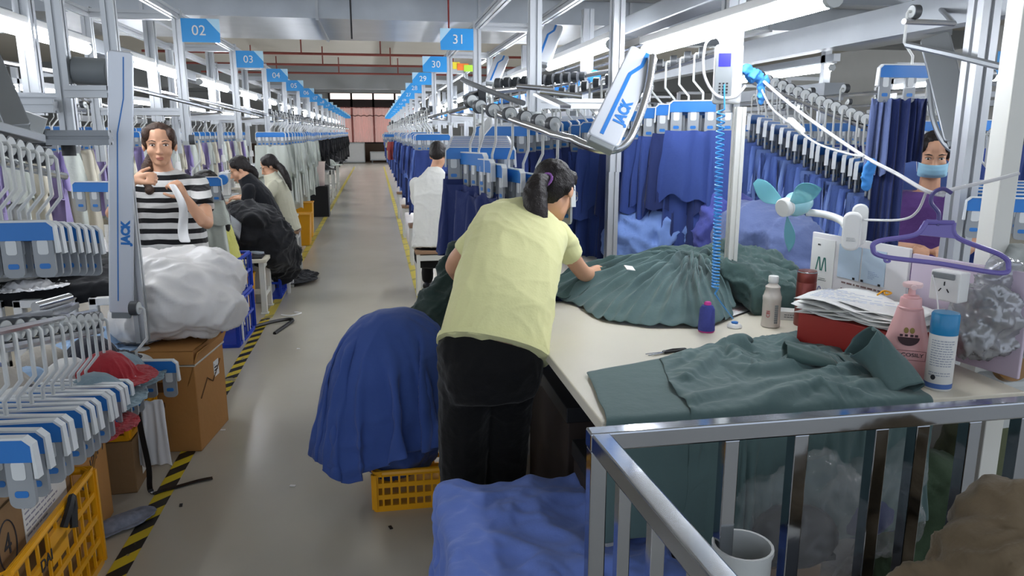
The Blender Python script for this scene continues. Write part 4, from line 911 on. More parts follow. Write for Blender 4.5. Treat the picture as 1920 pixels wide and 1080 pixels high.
q = MB(); q.M = basis((0, -.0305, .118), (1, 0, 0), (0, .12, 1)); q.prism([(.022 * math.cos(a), .022 * math.sin(a)) for a in [PI + PI * k / 12 for k in range(13)]], .001, 'z'); q.box(-.018, -.012, .002, .008, 0, .0006); q.box(-.008, -.002, .002, .008, 0, .0006); q.box(.003, .009, .002, .008, 0, .0006); q.box(.012, .018, .002, .008, 0, .0006); q.build('round_emblem', mat('dark maroon print', (54, 26, 34), .6), t, 0)
q = MB(); q.M = basis((0, -.0285, .136), (1, 0, 0), (0, .12, 1)); q.ell((-.006, 0, 0), .005, .008, .0008); q.ell((.006, 0, 0), .005, .008, .0008); q.build('leaf_emblem', mat('olive print', (140, 120, 60), .6), t)
print_lines('small_print', basis((0, -.0342, .025), (1, 0, 0), (0, .04, 1)), .04, .012, 2, t, MATS['maroon print'], 4, .3)
t.rotation_euler.z = yaw_t + .12; t.scale = (1.32, 1.32, 1.12)
# spray can
PS = at_table(1757, 727); t = thing('spray_can', 'white spray can with a translucent blue cap near the table corner', 'spray can', PS)
MB().lathe([(.029, 0), (.0315, .003), (.0315, .140), (.029, .150), (.027, .152)], 30).build('can_body', M_white, t)
MB().lathe([(.0318, .140), (.0322, .143), (.0318, .188), (.029, .193), (.001, .193)], 30).build('cap', mat('translucent blue cap', (40, 140, 196), .25, 0, .05, 4, trans=.2), t)
MB().lathe([(.0318, .006), (.0318, .018), (.0312, .0185), (.0312, .0055)], 30).build('blue_band', mat('label blue', (70, 104, 168), .5), t)
q = MB(); r = random.Random(3)
for row in range(13):
    a = -.8
    while a < .75:
        d_ = r.uniform(.08, .3); z = .125 - row * .0062 - (.012 if row > 10 else 0)
        for k in range(3):
            a0, a1 = a + d_ * k / 3, a + d_ * (k + 1) / 3
            q.add([(.0318 * math.sin(x), -.0318 * math.cos(x), zz) for zz in (z, z + .0022) for x in (a0, a1)], [(0, 1, 3, 2)])
        a += d_ + .05
q.build('label_print', mat('pale label print', (150, 156, 172), .7), t, 0)
q = MB(); q.M = basis((-.012, -.0296, .034), (1, -.4, 0), (0, 0, 1)); q.prism([(.0055 * math.cos(a), .0065 * math.sin(a)) for a in [2 * PI * k / 16 for k in range(16)]], .0016, 'z'); q.build('round_mark', M_ink, t, 0)
t.rotation_euler.z = -math.atan2(PS[0], PS[1]); t.scale = (1.14, 1.14, 1.16)
t = thing('bottle_cap', 'white round lid lying on the table before the pink bottle', 'lid', at_table(1706, 740)); MB().lathe([(.021, 0), (.023, .003), (.022, .011), (.016, .014), (.001, .0145)], 24).build('lid_body', M_white, t)
q = MB(); q.tube(bez([(.02, .0, .008), (.035, .02, .012), (.045, .05, .03), (.045, .06, .05)], 5), .003, 5); q.build('lid_cord', M_white, t)
# thread nippers
p0, p1 = Vector(at_table(1213, 668)), Vector(at_table(1286, 658)); t = thing('thread_nippers', 'black thread nippers lying on the bare table top', 'nippers', p0); d_ = p1 - p0; u = d_.normalized(); v_ = Vector((-u.y, u.x, 0))
q = MB(); q.tube([d_ * .42 + v_ * .004 + Vector((0, 0, .006)), d_ * .7 + v_ * .010 + Vector((0, 0, .007)), d_ + v_ * .004 + Vector((0, 0, .006))], .0045, 6); q.tube([d_ * .42 - v_ * .004 + Vector((0, 0, .006)), d_ * .7 - v_ * .010 + Vector((0, 0, .007)), d_ + Vector((0, 0, .006))], .0045, 6); q.build('handle', M_black, t)
q = MB(); q.bar(v_ * .008 + Vector((0, 0, .005)), d_ * .45 + v_ * .003 + Vector((0, 0, .006)), .005, .002); q.bar(v_ * -.008 + Vector((0, 0, .005)), d_ * .45 - v_ * .003 + Vector((0, 0, .006)), .005, .002); q.build('blade', M_steel, t, 0)
q = MB(); q.cyl(d_ * .44 + Vector((0, 0, .003)), d_ * .44 + Vector((0, 0, .012)), .004); q.build('pivot_screw', M_steel, t)
# printed bag under the spool end
A_, B_, C_, D_ = [Vector(at_table(*p)) for p in ((1342, 606), (1426, 578), (1428, 560), (1340, 572))]
q = MB(); q.add([p + Vector((0, 0, .003)) for p in (A_, B_, C_, D_)] + [p for p in (A_, B_, C_, D_)], [(0, 1, 2, 3), (4, 7, 6, 5), (0, 4, 5, 1), (1, 5, 6, 2), (2, 6, 7, 3), (3, 7, 4, 0)])
t = tag(q.build('paper_packet', M_paper, None, 0), 'flat white printed packet with a black edge between spool and bottle', 'packet')
q = MB(); q.bar(A_ + Vector((0, 0, .004)), B_ + Vector((0, 0, .004)), .006, .003); q.build('black_edge', M_black, t, 0)
print_lines('faint_print', basis(A_.lerp(C_, .55) + Vector((0, 0, .0031)), B_ - A_, D_ - A_), .12, .035, 3, t, mat('pale red print', (206, 150, 150), .7), 6, .3)
# white boxes, phone
for i, (x, y, w_, d2, h, z, lab) in enumerate(((1492, 600, .10, .07, .035, 0, 'flat white box beside the drink bottle, lower one'), (1490, 585, .09, .07, .03, .036, 'flat white box beside the drink bottle, upper one'))):
    p = atZ(x, y, TZ); q = MB(); q.box(-w_ / 2, w_ / 2, -d2 / 2, d2 / 2, 0, h); o = q.build('small_box', M_white, None, 0, .002); o.location = (p.x + (.012 if i else 0), p.y + .02, TZ + z); o.rotation_euler.z = -.5 + .2 * i; tag(o, lab, 'box')
    print_lines('box_print', basis((0, -d2 / 2 - .0006, h / 2), (1, 0, 0), (0, 0, 1)), w_ * .7, h * .5, 2, o, M_grey, i, .4)
p = atZ(1512, 592, TZ); t = thing('mobile_phone', 'dark mobile phone lying against the white boxes', 'phone', (p.x, p.y + .10, TZ + .0)); t.rotation_euler = (0, -.15, -.7)
q = MB(); q.box(-.04, .04, -.075, .075, .012, .020); q.build('phone_body', M_grey, t, 0, .003); q = MB(); q.box(-.037, .037, -.071, .071, .0198, .0206); q.build('phone_screen', M_black, t, 0)
# red box with papers
t = thing('storage_box', 'red open box overflowing with white paper sheets', 'box', (1.585, 2.13, TZ), math.radians(-66)); M_red = mat('red board', (160, 42, 38), .45, 0, .08, 5)
q = MB(); q.box(-.19, .19, -.105, .105, 0, .115); q.build('box_body', M_red, t, 0, .003)
text_mesh('FEI', .045, mat('pale pink print', (226, 190, 190), .6), 'box_lettering', .0008, basis((.12, -.1058, .07), (.9, 0, .43), (-.43, 0, .9)), t)
for i in range(9):
    q = MB(); w_, h_ = .15 + .01 * (i % 3), .20; n = 8
    vs = [(x, y, .004 * i + .012 * math.sin((x + .15) * 14 + i) + .02 * nz(x * 5, y * 5, i)) for y in [-.105 - .02 * (i % 2) + .23 * k / n for k in range(n + 1)] for x in [-.19 + .40 * k / n for k in range(n + 1)]]
    q.add(vs, [(a * (n + 1) + b_, a * (n + 1) + b_ + 1, (a + 1) * (n + 1) + b_ + 1, (a + 1) * (n + 1) + b_) for a in range(n) for b_ in range(n)])
    o = q.build('paper_sheet', M_paper, None, 0); o.data.polygons.foreach_set('use_smooth', [True] * len(o.data.polygons)); sd = o.modifiers.new('t', 'SOLIDIFY'); sd.thickness = .0015
    o.location = (1.575 + R.uniform(-.02, .02), 2.14 + R.uniform(-.02, .02), TZ + .132); o.rotation_euler = (0, 0, math.radians(-66 + R.uniform(-14, 14))); tag(o, 'white paper sheet in the loose stack on the red box, %s from the bottom' % nth(i), 'paper sheet', 'paper sheets on the red box')
print_lines('printed_grid', basis((0, 0, .055), (1, 0, 0), (0, 1, 0)), .3, .16, 9, o, mat('pale blue print', (170, 180, 205), .8), 7, .25)
q = MB(); q.tube(bez([(0, 0, 0), (.03, .01, .01), (.05, .0, .004), (.02, -.012, .003), (.04, .02, .006)], 4), .003, 5); o = q.build('yellow_clip', M_yellow); o.location = atD(1645, 553, 2.38); tag(o, 'yellow paper clip on the loose white papers', 'paper clip')
t = thing('thermos_flask', 'brick red thermos flask behind the papers on the table', 'flask', (1.585, 2.50, TZ)); M_th = mat('brick red metal', (136, 66, 60), .3, .4, .05, 4)
MB().lathe([(.034, 0), (.036, .003), (.036, .165), (.0345, .168)], 26).build('flask_body', M_th, t); MB().lathe([(.0345, .167), (.0358, .170), (.0358, .205), (.033, .212), (.001, .213)], 26).build('flask_lid', M_th, t); MB().lathe([(.0362, .2045), (.0364, .207), (.0345, .2095), (.034, .206)], 26).build('rim_ring', M_steel, t)
# partition with notices
def panel(name, label, a, b_, z0, z1, mt, th=.012):
    a, b_ = Vector((a[0], a[1], 0)), Vector((b_[0], b_[1], 0)); L = (b_ - a).length; ang = math.atan2((b_ - a).y, (b_ - a).x); t = thing(name, label, 'partition', ((a + b_) / 2 + Vector((0, 0, z0)))); t.rotation_euler.z = ang
    q = MB(); q.box(-L / 2, L / 2, -th / 2, th / 2, 0, z1 - z0); q.build('board', mt, t, 0, .003); return t, L
M_board = mat('white glossy board', (222, 220, 222), .3, 0, .03, 2); M_lilac = mat('lilac plastic board', (202, 188, 206), .3, 0, .04, 2)
t, L = panel('partition_board', 'white partition board covered with notices at the table edge', (1.70, 2.66), (1.775, 2.20), TZ, 1.115, M_board)
sgn = -1
BM = lambda x, z, o_=.0068: basis((x, sgn * o_, z), (1, 0, 0), (0, 0, 1))
sheet('work_poster', BM(-.165, .165), .12, .30, M_paper, t); Mg = mat('teal green print', (50, 110, 100), .6); Mn = mat('navy print', (60, 70, 140), .6)
q = MB(); q.M = BM(-.16, .21, .0086)
for x in (-.025, .005): q.bar((x - .012, -.02, 0), (x - .002, .03, 0), .006, .001, (0, 0, 1)); q.bar((x + .012, -.02, 0), (x + .004, .03, 0), .006, .001, (0, 0, 1)); q.bar((x - .004, .03, 0), (x + .006, .03, 0), .006, .001, (0, 0, 1))
q.build('poster_drawing', Mg, t, 0)
q = MB(); q.M = BM(-.16, .105, .0086); q.tube([(-.04 + .01 * math.cos(a), .022 * math.sin(a), 0) for a in [2 * PI * k / 14 for k in range(14)]], .0014, 4, closed=True); q.tube([(-.01 + .01 * math.cos(a), .022 * math.sin(a), 0) for a in [2 * PI * k / 14 for k in range(14)]], .0014, 4, closed=True); q.box(.012, .05, .010, .016, 0, .001); q.box(.012, .05, -.022, -.016, 0, .001); q.box(-.03, -.027, .025, .05, 0, .001); q.build('poster_drawing', Mn, t, 0)
print_lines('poster_print', BM(-.165, .29, .0086), .06, .012, 1, t, M_ink, 2, .5); print_lines('poster_print', BM(-.16, .06, .0086), .07, .05, 6, t, Mn, 3, .25); print_lines('poster_print', BM(-.155, .16, .0086), .05, .02, 3, t, M_grey, 4, .3)
Mb = mat('pale blue page', (186, 204, 222), .6)
for x in (-.03, .085): sheet('pinned_page', BM(x, .245), .108, .125, Mb, t)
for x, z in ((.0, .188), (.04, .188), (.12, .186)): q = MB(); q.M = BM(x, z, .0086); q.box(-.005, .005, -.004, .004, 0, .002); q.build('page_clip', M_black, t, 0)
print_lines('page_print', BM(.10, .215, .0088), .07, .03, 5, t, mat('grey blue print', (130, 150, 190), .7), 9, .25)
print_lines('board_print', BM(.045, .165), .21, .012, 1, t, mat('brown print', (120, 96, 96), .7), 12, .5); print_lines('board_print', BM(.0, .10), .12, .10, 6, t, MATS['brown print'], 14, .25)
t, L = panel('partition_board', 'lilac partition board behind the pink bottle and spray can', (1.777, 2.19), (1.86, 1.80), TZ, 1.10, M_lilac)
# wall socket box on the lilac board
ps = atD(1782, 535, 2.22); t = thing('socket_box', 'white wall socket box fixed on the lilac board', 'socket', ps); t.rotation_euler.z = math.radians(-72)
q = MB(); q.box(-.045, .045, -.03, .02, -.045, .045); q.build('socket_body', M_white, t, 0, .004); q = MB(); q.box(-.04, .03, -.036, -.03, .022, .04); q.build('plug_adapter', M_grey, t, 0, .003)
q = MB()
for x, z, a in ((0, .008, 0), (-.012, -.012, .6), (.012, -.012, -.6)): q.M = Matrix.Translation((x, -.0305, z)) @ Matrix.Rotation(a, 4, 'Y'); q.box(-.0015, .0015, -.001, .001, -.006, .006)
q.build('socket_slots', M_black, t, 0)
q = MB(); q.tube(bez([atD(1748, 515, 2.2), atD(1757, 560, 2.2), atD(1759, 590, 2.18), atD(1758, 640, 2.15)], 5), .0022, 5); tag(q.build('thin_cable', M_white), 'thin white cable dropping from the socket box', 'cable')
# clip-on desk fan with three still blades
M_teal = mat('teal blade plastic', (120, 196, 206), .3, 0, .04, 4, alpha=.62)
hub = atD(1474, 388, 2.75); back = atD(1560, 362, 2.85); ax = (hub - back).normalized(); x_, y_, _ = frame(ax)
t = thing('desk_fan', 'white clip-on desk fan with translucent teal blades at the table edge', 'fan', hub)
q = MB(); q.cyl(ax * .0, ax * .022, .036, .034, 24); q.cyl(ax * -.012, (0, 0, 0), .034, .036, 24); q.build('hub_cap', M_white, t, 40, .004)
for k in range(3):
    a0 = .5 + k * 2 * PI / 3; vs = []; nr, na = 7, 7
    for i in range(nr):
        r_ = .03 + .145 * i / (nr - 1); hw = .75 * math.sin(PI * (.22 + .74 * i / (nr - 1)))
        for j in range(na):
            a = a0 + hw * (j / (na - 1) - .35); vs.append(x_ * math.cos(a) * r_ + y_ * math.sin(a) * r_ + ax * (.018 * (j / (na - 1) - .5) - .004))
    me = bpy.data.meshes.new('blade'); me.from_pydata(vs, [], [(i * na + j, i * na + j + 1, (i + 1) * na + j + 1, (i + 1) * na + j) for i in range(nr - 1) for j in range(na - 1)]); me.materials.append(M_teal)
    b_ = obj('blade', me, t, 60); s_ = b_.modifiers.new('t', 'SOLIDIFY'); s_.thickness = .003; s_ = b_.modifiers.new('s', 'SUBSURF'); s_.render_levels = 1
q = MB(); q.loft([[ax * d_ + (x_ * math.cos(2 * PI * k / 20) + y_ * math.sin(2 * PI * k / 20)) * r_ for k in range(20)] for d_, r_ in ((-.012, .032), (-.04, .046), (-.075, .046), (-.105, .034), (-.118, .014))]); q.build('motor_housing', mat('pale teal plastic', (150, 200, 210), .35), t)
ar = [atD(1512, 398, 2.80) - hub, atD(1545, 402, 2.78) - hub, atD(1575, 412, 2.72) - hub, atD(1586, 425, 2.68) - hub]
q = MB(); q.tube(bez(ar, 5), .014, 10); q.build('neck', M_white, t)
bs = atD(1597, 432, 2.62) - hub
q = MB(); vd = Vector((bs.x + hub.x, bs.y + hub.y, 0)).normalized(); q.M = basis(bs, (vd.y, -vd.x, 0), (0, 0, 1)); q.prism(rrect(.062, .135, .026, -.07), .045, 'z'); q.build('clip_base', M_white, t, 40, .008, 3)
q = MB(); q.M = basis(bs + vd * .055, (vd.y, -vd.x, 0), (0, 0, 1)); q.prism(rrect(.055, .15, .026, -.06, .022), .02, 'z'); q.build('clip_jaw', M_white, t, 40, .006, 2)
print_lines('small_print', basis(bs - vd * .0235 + Vector((0, 0, -.03)), (vd.y, -vd.x, 0), (0, 0, 1)), .03, .015, 3, t, M_grey, 5, .25)
# purple plastic clothes hanger on the cords
dH = 2.16
W_ = lambda x, y, d=dH: atD(x, y, d)
M_purple = mat('purple plastic', (108, 98, 168), .35, 0, .05, 4)
t = thing('clothes_hanger', 'purple plastic clothes hanger hooked over the cords at the right', 'hanger', W_(1758, 400)); o_ = t.location.copy()
P = [W_(1752, 430) , W_(1737, 416), W_(1716, 440), W_(1648, 452), W_(1638, 466), W_(1652, 481), W_(1760, 494), W_(1880, 513), W_(1890, 499), W_(1880, 480), W_(1796, 446), W_(1788, 420), W_(1752, 414)]
q = MB(); q.tube([p - o_ for p in bez([W_(1737, 416), W_(1716, 440), W_(1648, 452), W_(1637, 466), W_(1656, 481), W_(1760, 494), W_(1874, 512), W_(1891, 499), W_(1876, 478), W_(1796, 446), W_(1788, 418)], 6)], .0075, 8); q.tube([W_(1737, 416) - o_, W_(1788, 418) - o_], .0075, 8); q.build('hanger_bar', M_purple, t)
q = MB(); q.add([p - o_ + _fw * s_ for s_ in (-.004, .004) for p in (W_(1728, 422), W_(1788, 422), W_(1796, 448), W_(1718, 440))], [(0, 1, 2, 3), (7, 6, 5, 4), (0, 4, 5, 1), (1, 5, 6, 2), (2, 6, 7, 3), (3, 7, 4, 0)]); q.build('web_panel', M_purple, t, 0)
q = MB(); q.tube([p - o_ for p in bez([W_(1757, 424), W_(1760, 400), W_(1746, 380), W_(1750, 362), W_(1768, 354), W_(1784, 362)], 6)], .006, 8); q.build('hook', mat('dark purple plastic', (78, 72, 128), .35), t)
q = MB(); q.tube([p - o_ for p in bez([W_(1666, 481), W_(1668, 490), W_(1660, 490), W_(1658, 483)], 4)], .004, 6); q.build('strap_notch', M_purple, t)
# cords strung across
M_cable = mat('white cable', (206, 206, 208), .4)
def cable(label, pts, r=.006, mt=None, name='power_cable'):
    q = MB(); q.tube(bez([atD(*p) for p in pts], 7), r, 7); return tag(q.build(name, mt or M_cable), label, 'cable')
cable('white cable strung from the blue knot down to the purple hanger', [(1415, 138, 3.0), (1500, 210, 2.85), (1612, 288, 2.6), (1680, 325, 2.4), (1735, 357, 2.2), (1770, 366, 2.18)], .0065)
cable('white cable strung from the right post to the purple hanger', [(1910, 325, 2.2), (1862, 338, 2.2), (1800, 352, 2.2), (1760, 362, 2.17)], .006)
cable('white fan cable looping from the desk fan up to the hanger hook', [(1560, 408, 2.8), (1620, 412, 2.6), (1690, 412, 2.4), (1720, 396, 2.3), (1736, 362, 2.2)], .0042)
sw = cable('thin cable with an inline switch below the blue knot', [(1420, 150, 3.0), (1445, 200, 2.95), (1482, 232, 2.9), (1530, 268, 2.8), (1590, 288, 2.65), (1620, 293, 2.55)], .004)
q = MB(); a, b_ = atD(1478, 222, 2.9), atD(1508, 250, 2.86); q.tube([a, a.lerp(b_, .12), a.lerp(b_, .88), b_], [.006, .014, .014, .006], 10); q.build('inline_switch', M_white, sw)
M_tie = mat('bright blue cloth tie', (66, 140, 214), .8, 0, .1, 9)
o = lump('cloth_tie', [((0, 0, .0), (.032, .026, .024)), ((.035, 0, -.02), (.028, .02, .02)), ((.03, -.01, -.06), (.014, .010, .05)), ((-.035, 0, .025), (.022, .014, .016))], M_tie, .005, .012, 26, 3, flat=False); o.location = atD(1415, 143, 2.98); tag(o, 'bright blue cloth knotted round the cable at the lamp post', 'cloth tie')
o = lump('cloth_tie', [((0, 0, .0), (.022, .010, .03)), ((-.006, 0, -.045), (.024, .008, .04))], M_tie, .005, .008, 26, 5, flat=False); o.location = atD(1632, 312, 2.56); tag(o, 'bright blue cloth strip tied to the cable by the dark garments', 'cloth tie')
# controller with a lit screen on the lamp post
pc = atD(1362, 138, 3.0); t = thing('controller', 'white controller box with a lit blue screen on the lamp post', 'controller', pc); t.rotation_euler = (0, 0, math.radians(-22))
q = MB(); q.box(-.05, .06, -.035, .03, -.12, .11); q.build('casing', M_white, t, 0, .012, 3); q = MB(); q.M = basis((-.012, -.036, -.005), (1, 0, 0), (0, 0, 1)); q.prism(rrect(.066, .20, .02, -.10), .004, 'z'); q.build('front_panel', M_grey, t, 0)
q = MB(); q.box(-.035, .012, -.0395, -.038, .025, .075); q.build('screen', mat('lit blue screen', (36, 36, 200), .3, emit=.55), t, 0)
q = MB(); [q.box(-.03 + .014 * i, -.022 + .014 * i, -.0395, -.038, -.08 + .012 * j, -.074 + .012 * j) for i in range(3) for j in range(4)]; q.build('keypad', M_dark, t, 0)
q = MB(); q.tube([Vector(p) for p in bez([(-.02, 0, .11), (-.05, -.02, .14), (-.09, -.03, .11), (-.09, -.04, 0), (-.04, -.05, -.085), (.03, -.05, -.095), (.075, -.02, -.05)], 6)], .006, 7); q.build('cable_loop', M_cable, t)
# lamp post's thin lower post, square post at the table end, grooved post
def post(label, x, y, w_, z0, z1, mt, groove=True):
    t = thing('support_post', label, 'post', (x, y, z0)); q = MB()
    if groove: extr(q, (0, 0, .012), (0, 0, z1 - z0), w_)
    else: q.box(-w_ / 2, w_ / 2, -w_ / 2, w_ / 2, .012, z1 - z0)
    q.build('shaft', mt, t, 0, 0 if groove else .003); q = MB(); q.box(-w_ * .75, w_ * .75, -w_ * .75, w_ * .75, 0, .012); q.build('foot_plate', M_aludark, t, 0); return t
pp = atD(1383, 270, 3.02); post('slim white post rising from the table below the controller', pp.x, pp.y, .040, TZ + .001, 1.60, M_metalpaint)
pp = atD(1875, 350, 2.38); post('square white post beside the right end of the cutting table', pp.x, pp.y, .066, 0, 2.3, M_metalpaint, False)
pp = atD(1818, 240, 3.15); post('grooved aluminium post behind the purple hanger', pp.x, pp.y, .085, 0, 2.3, M_alu)
pp = atD(1149, 300, 4.0); post('grooved aluminium post standing among the royal blue garments', pp.x, pp.y, .058, 0, 2.3, M_alu)
# grey plastic bag and clear wrapping by the post
M_clear = mat('clear crinkled film', (206, 208, 212), .1, 0, .1, 9, trans=0, alpha=.20, spec=.9)
pb = atD(1850, 590, 2.25); o = lump('plastic_bag', [((0, 0, 0), (.09, .09, .11)), ((.03, 0, .10), (.05, .05, .08)), ((-.04, 0, -.05), (.08, .08, .07)), ((.05, -.01, -.06), (.07, .07, .07))], mat('silver grey film', (176, 178, 182), .16, .35, .35, 16, alpha=.72), .009, .028, 15, 6, flat=False); o.location = pb; tag(o, 'silver clear plastic bag of dark labels hung at the right post', 'bag')
q = MB(); q.ell((.0, -.01, .02), .05, .04, .07); q.ell((-.03, -.02, -.06), .04, .03, .04); q.build('bag_contents', M_dark, o)
pb = atD(1908, 560, 2.35); o = lump('garment_bag', [((0, 0, 0), (.10, .12, .22)), ((.05, .05, -.12), (.12, .12, .2))], mat('grey green bag plastic', (150, 156, 154), .5), .012, .02, 7, 4, flat=False); o.location = pb + Vector((.06, .06, -.05)); tag(o, 'grey green bulging bag behind the silver bag at the right edge', 'bag')
q = MB(); q.box(-.30, .30, -.28, .28, 0, .72); t = thing('storage_bin', 'grey bin under the bulging bag beyond the right post', 'bin', tuple(Vector((pb.x + .25, pb.y + .25, 0)))); q.build('bin_body', M_whitegrey, t, 0, .02)
t = thing('tape_roll', 'brown packing tape roll at the right end of the table', 'tape roll', atD(1893, 690, 2.28)); t.rotation_euler = (1.2, 0, -.5)
MB().lathe([(.022, -.025), (.042, -.025), (.042, .025), (.022, .025), (.022, -.024)], 24).build('tape_winding', mat('brown tape', (150, 110, 60), .3), t); MB().lathe([(.018, -.026), (.022, -.026), (.022, .026), (.018, .026), (.018, -.025)], 24).build('tape_core', M_whitegrey, t)
# ================================================================ STEEL RAIL CAGE AND THE FLOOR THINGS NEAR IT
t = thing('rail_cage', 'polished stainless steel railing cage in the front right corner', 'railing', (.43, 1.38, 0)); RZ = .90
q = MB(); q.box(-.02, 1.75, -.02, .02, RZ - .04, RZ); q.build('front_rail', M_chrome, t, 0, .004)
q = MB(); q.M = Matrix.Rotation(.045, 4, 'Z'); q.box(-.02, .02, -1.30, -.0201, RZ - .04, RZ); q.build('side_rail', M_chrome, t, 0, .004)
q = MB(); q.box(-.018, .018, -.018, .018, 0, RZ - .04); q.build('corner_post', M_chrome, t, 0, .003)
for i, x in enumerate((1365, 1493, 1640, 1715, 1810, 1905)):
    p = atY(x, 860, 1.38); q = MB(); X = p.x - .43; q.box(X - .0165, X + .0165, -.0165, .0165, .10, RZ - .04); q.build('baluster', M_chrome, t, 0, .002)
for y in (-.15, -.30, -.45, -.60, -.75, -.90): q = MB(); q.M = Matrix.Rotation(.045, 4, 'Z'); q.box(-.0125, .0125, y - .0125, y + .0125, .10, RZ - .04); q.build('baluster', M_chrome, t, 0, .002)
q = MB(); q.box(.018, 1.73, -.014, .014, .07, .10); q.build('lower_rail', M_chrome, t, 0, .002)
# blue cloth over a low stack at the bottom of the picture
co = []; n = 72
for j in range(n):
    for i in range(n):
        u, v = i / (n - 1), j / (n - 1); x = -.20 + .98 * u; y = 1.36 + .90 * v; x += .02 * nz(u * 6, v * 6, 3)
        s_ = math.sin((x * 1.0 + y * .4) * 34 + 3 * nz(x * 4, y * 4, 9)); front = max(0, (1.80 - y) / .4)
        co.append((x, y, .46 + .03 * nz(x * 5, y * 5, 2) + (.06 * min(front, 1) + .014) * abs(s_) ** .7))
mbl = cloth_sim(co, n, n, [MB().box(.17, .72, 1.58, 2.16, -.1, .40), MB().box(-1, 2, 0, 3, -.2, .0)], frames=30, selfc=False, bend=.05, thick=.006)
crumple(mbl, .026, 6.5, 8, 1.6)
M_bluecl = cloth('bundle blue cotton', (98, 122, 194), .08, .85, 4, .2, 50)
o = cloth_obj('blue_cloth', mbl, M_bluecl); tag(o, 'rumpled blue cloth over the stack at the bottom edge beside the cage', 'cloth')
q = MB(); q.box(-.26, .26, -.27, .27, 0, .385); t = thing('cardboard_box', 'cardboard box hidden beneath the rumpled blue cloth', 'cardboard box', (.445, 1.87, 0)); q.build('box_body', M_carton, t, 0, .004)
# blue dome of garments on a yellow basket
crate('plastic_basket', 'yellow plastic basket on the floor under the blue dome of garments', (.21, 2.98, 0), 0, .52, .36, .15, M_yellow, 16, 3)
M_dome = cloth('dome blue cotton', (58, 82, 146), .08, .85, 4, .2, 50)
st = lump('garment_stack', [((0, 0, .33), (.175, .165, .36)), ((-.03, -.02, .20), (.17, .16, .20))], M_dome, .012, .022, 6, 3, flat=False); st.location = (.06, 2.96, .09); st.scale = (1.15, 1, 1); tag(st, 'dark blue garment stack under the draped dome, above the yellow basket', 'garment stack')
dk = [MB().ell((0, 0, .30), .225, .21, .40, 22, 14), MB().ell((-.09, -.02, .16), .17, .17, .16, 16, 10), MB().box(-1, 1, -1, 1, -.3, -.12)]; n = 74; co = []
for j in range(n):
    for i in range(n):
        u, v = i / (n - 1) * 2 - 1, j / (n - 1) * 2 - 1; x, y = u * math.sqrt(1 - v * v * .40) * .62 - .03, v * math.sqrt(1 - u * u * .40) * .60; r_ = math.hypot(x, y); a = math.atan2(y, x)
        co.append((x, y, .73 - .25 * r_ * r_ + .05 * nz(x * 4, y * 4, 3) + .030 * math.sin(a * 9 + 2 * nz(x * 3, y * 3, 5)) * min(1, r_ * 3)))
md = cloth_sim(co, n, n, dk, frames=38, selfc=False, bend=.06, thick=.008, fr=40)
crumple(md, .010, 6, 12, 2.0)
o = cloth_obj('blue_cloth', md, M_dome); o.location = (.05, 2.96, .09); o.rotation_euler.z = .25; o.scale = (1.28, 1.05, 1); tag(o, 'big dome of dark blue garments heaped on the yellow basket', 'cloth')
q = MB(); a, b_, c_ = atY(868, 470, 3.20), atY(840, 545, 3.12), atY(800, 620, 3.05)
q.limb(bez([a, b_, c_], 6), [.05 + .012 * k / 2 for k in range(13)], 12); q.limb(bez([a + Vector((.06, 0, -.02)), b_ + Vector((.07, 0, -.03)), c_ + Vector((.09, -.03, -.03))], 6), [.05] * 13, 12); q.limb(bez([b_ + Vector((.14, .02, -.02)), c_ + Vector((.17, -.03, -.05))], 6), [.05] * 7, 12)
o = voxel(q, 'green_garment', M_greend, .010, 3); crumple(o.data, .028, 10, 9, 2.0); tag(o, 'dark green garments sliding from the hangers onto the blue dome', 'garment bundle')
# under and behind the cage
t = carton('orange brown cardboard box under the cutting table', (1.34, 2.34, 0), .3, .34, .30, .34, mat('orange brown cardboard', (150, 92, 48), .85, 0, .1, 4), flaps=False); print_lines('box_print', basis((0, -.1506, .2), (1, 0, 0), (0, 0, 1)), .2, .05, 1, t, MATS['carton print dark'], 4, .6)
t = carton('dark cardboard box with lettering under the left of the cutting table', (1.16, 1.98, 0), .05, .28, .26, .36, M_carton2, flaps=False); text_mesh('JOKE', .05, MATS['carton print dark'], 'printed_word', .0008, basis((0, -.1306, .22), (1, 0, 0), (0, 0, 1)), t)
for i, (x, y, d_, r_, lab) in enumerate(((1500, 985, 1.95, .17, 'clear crinkled plastic bag of dark pieces under the table, left one'), (1615, 935, 2.1, .17, 'clear crinkled plastic bag of dark pieces under the table, right one'))):
    p = atD(x, y, d_); o = lump('plastic_bag', [((0, 0, 0), (r_, r_ * .8, r_ * .9)), ((.07, 0, .08), (r_ * .6, r_ * .6, r_ * .6)), ((-.08, 0, -.06), (r_ * .7,) * 3)], M_clear, .012, .035, 9, 3 + i, flat=False); o.location = (p.x, p.y, max(p.z, .19)); tag(o, lab, 'bag')
    q = MB(); q.ell((0, .02, -.04), r_ * .7, r_ * .5, r_ * .5); q.box(-.12, .10, -.02, .04, -.10, -.085); q.build('bag_contents', M_navyd if i else M_dark, o)
p = atD(1752, 838, 2.45); lumpat('green_sack', 'green cloth sack slumped under the right end of the table', 'sack', (p.x, p.y, 0), [((0, 0, .22), (.20, .18, .24)), ((.14, .04, .2), (.16, .16, .2)), ((-.05, -.05, .1), (.2, .16, .12))], cloth('moss green cloth', (78, 98, 76)), .02, 7, 4)
p = atD(1868, 850, 2.4); lumpat('green_sack', 'olive bag standing on the floor beyond the cage corner', 'sack', (p.x + .05, p.y + .1, 0), [((0, 0, .3), (.17, .16, .32)), ((0, 0, .1), (.18, .17, .12))], cloth('olive cloth', (92, 98, 74)), .015, 6, 7)
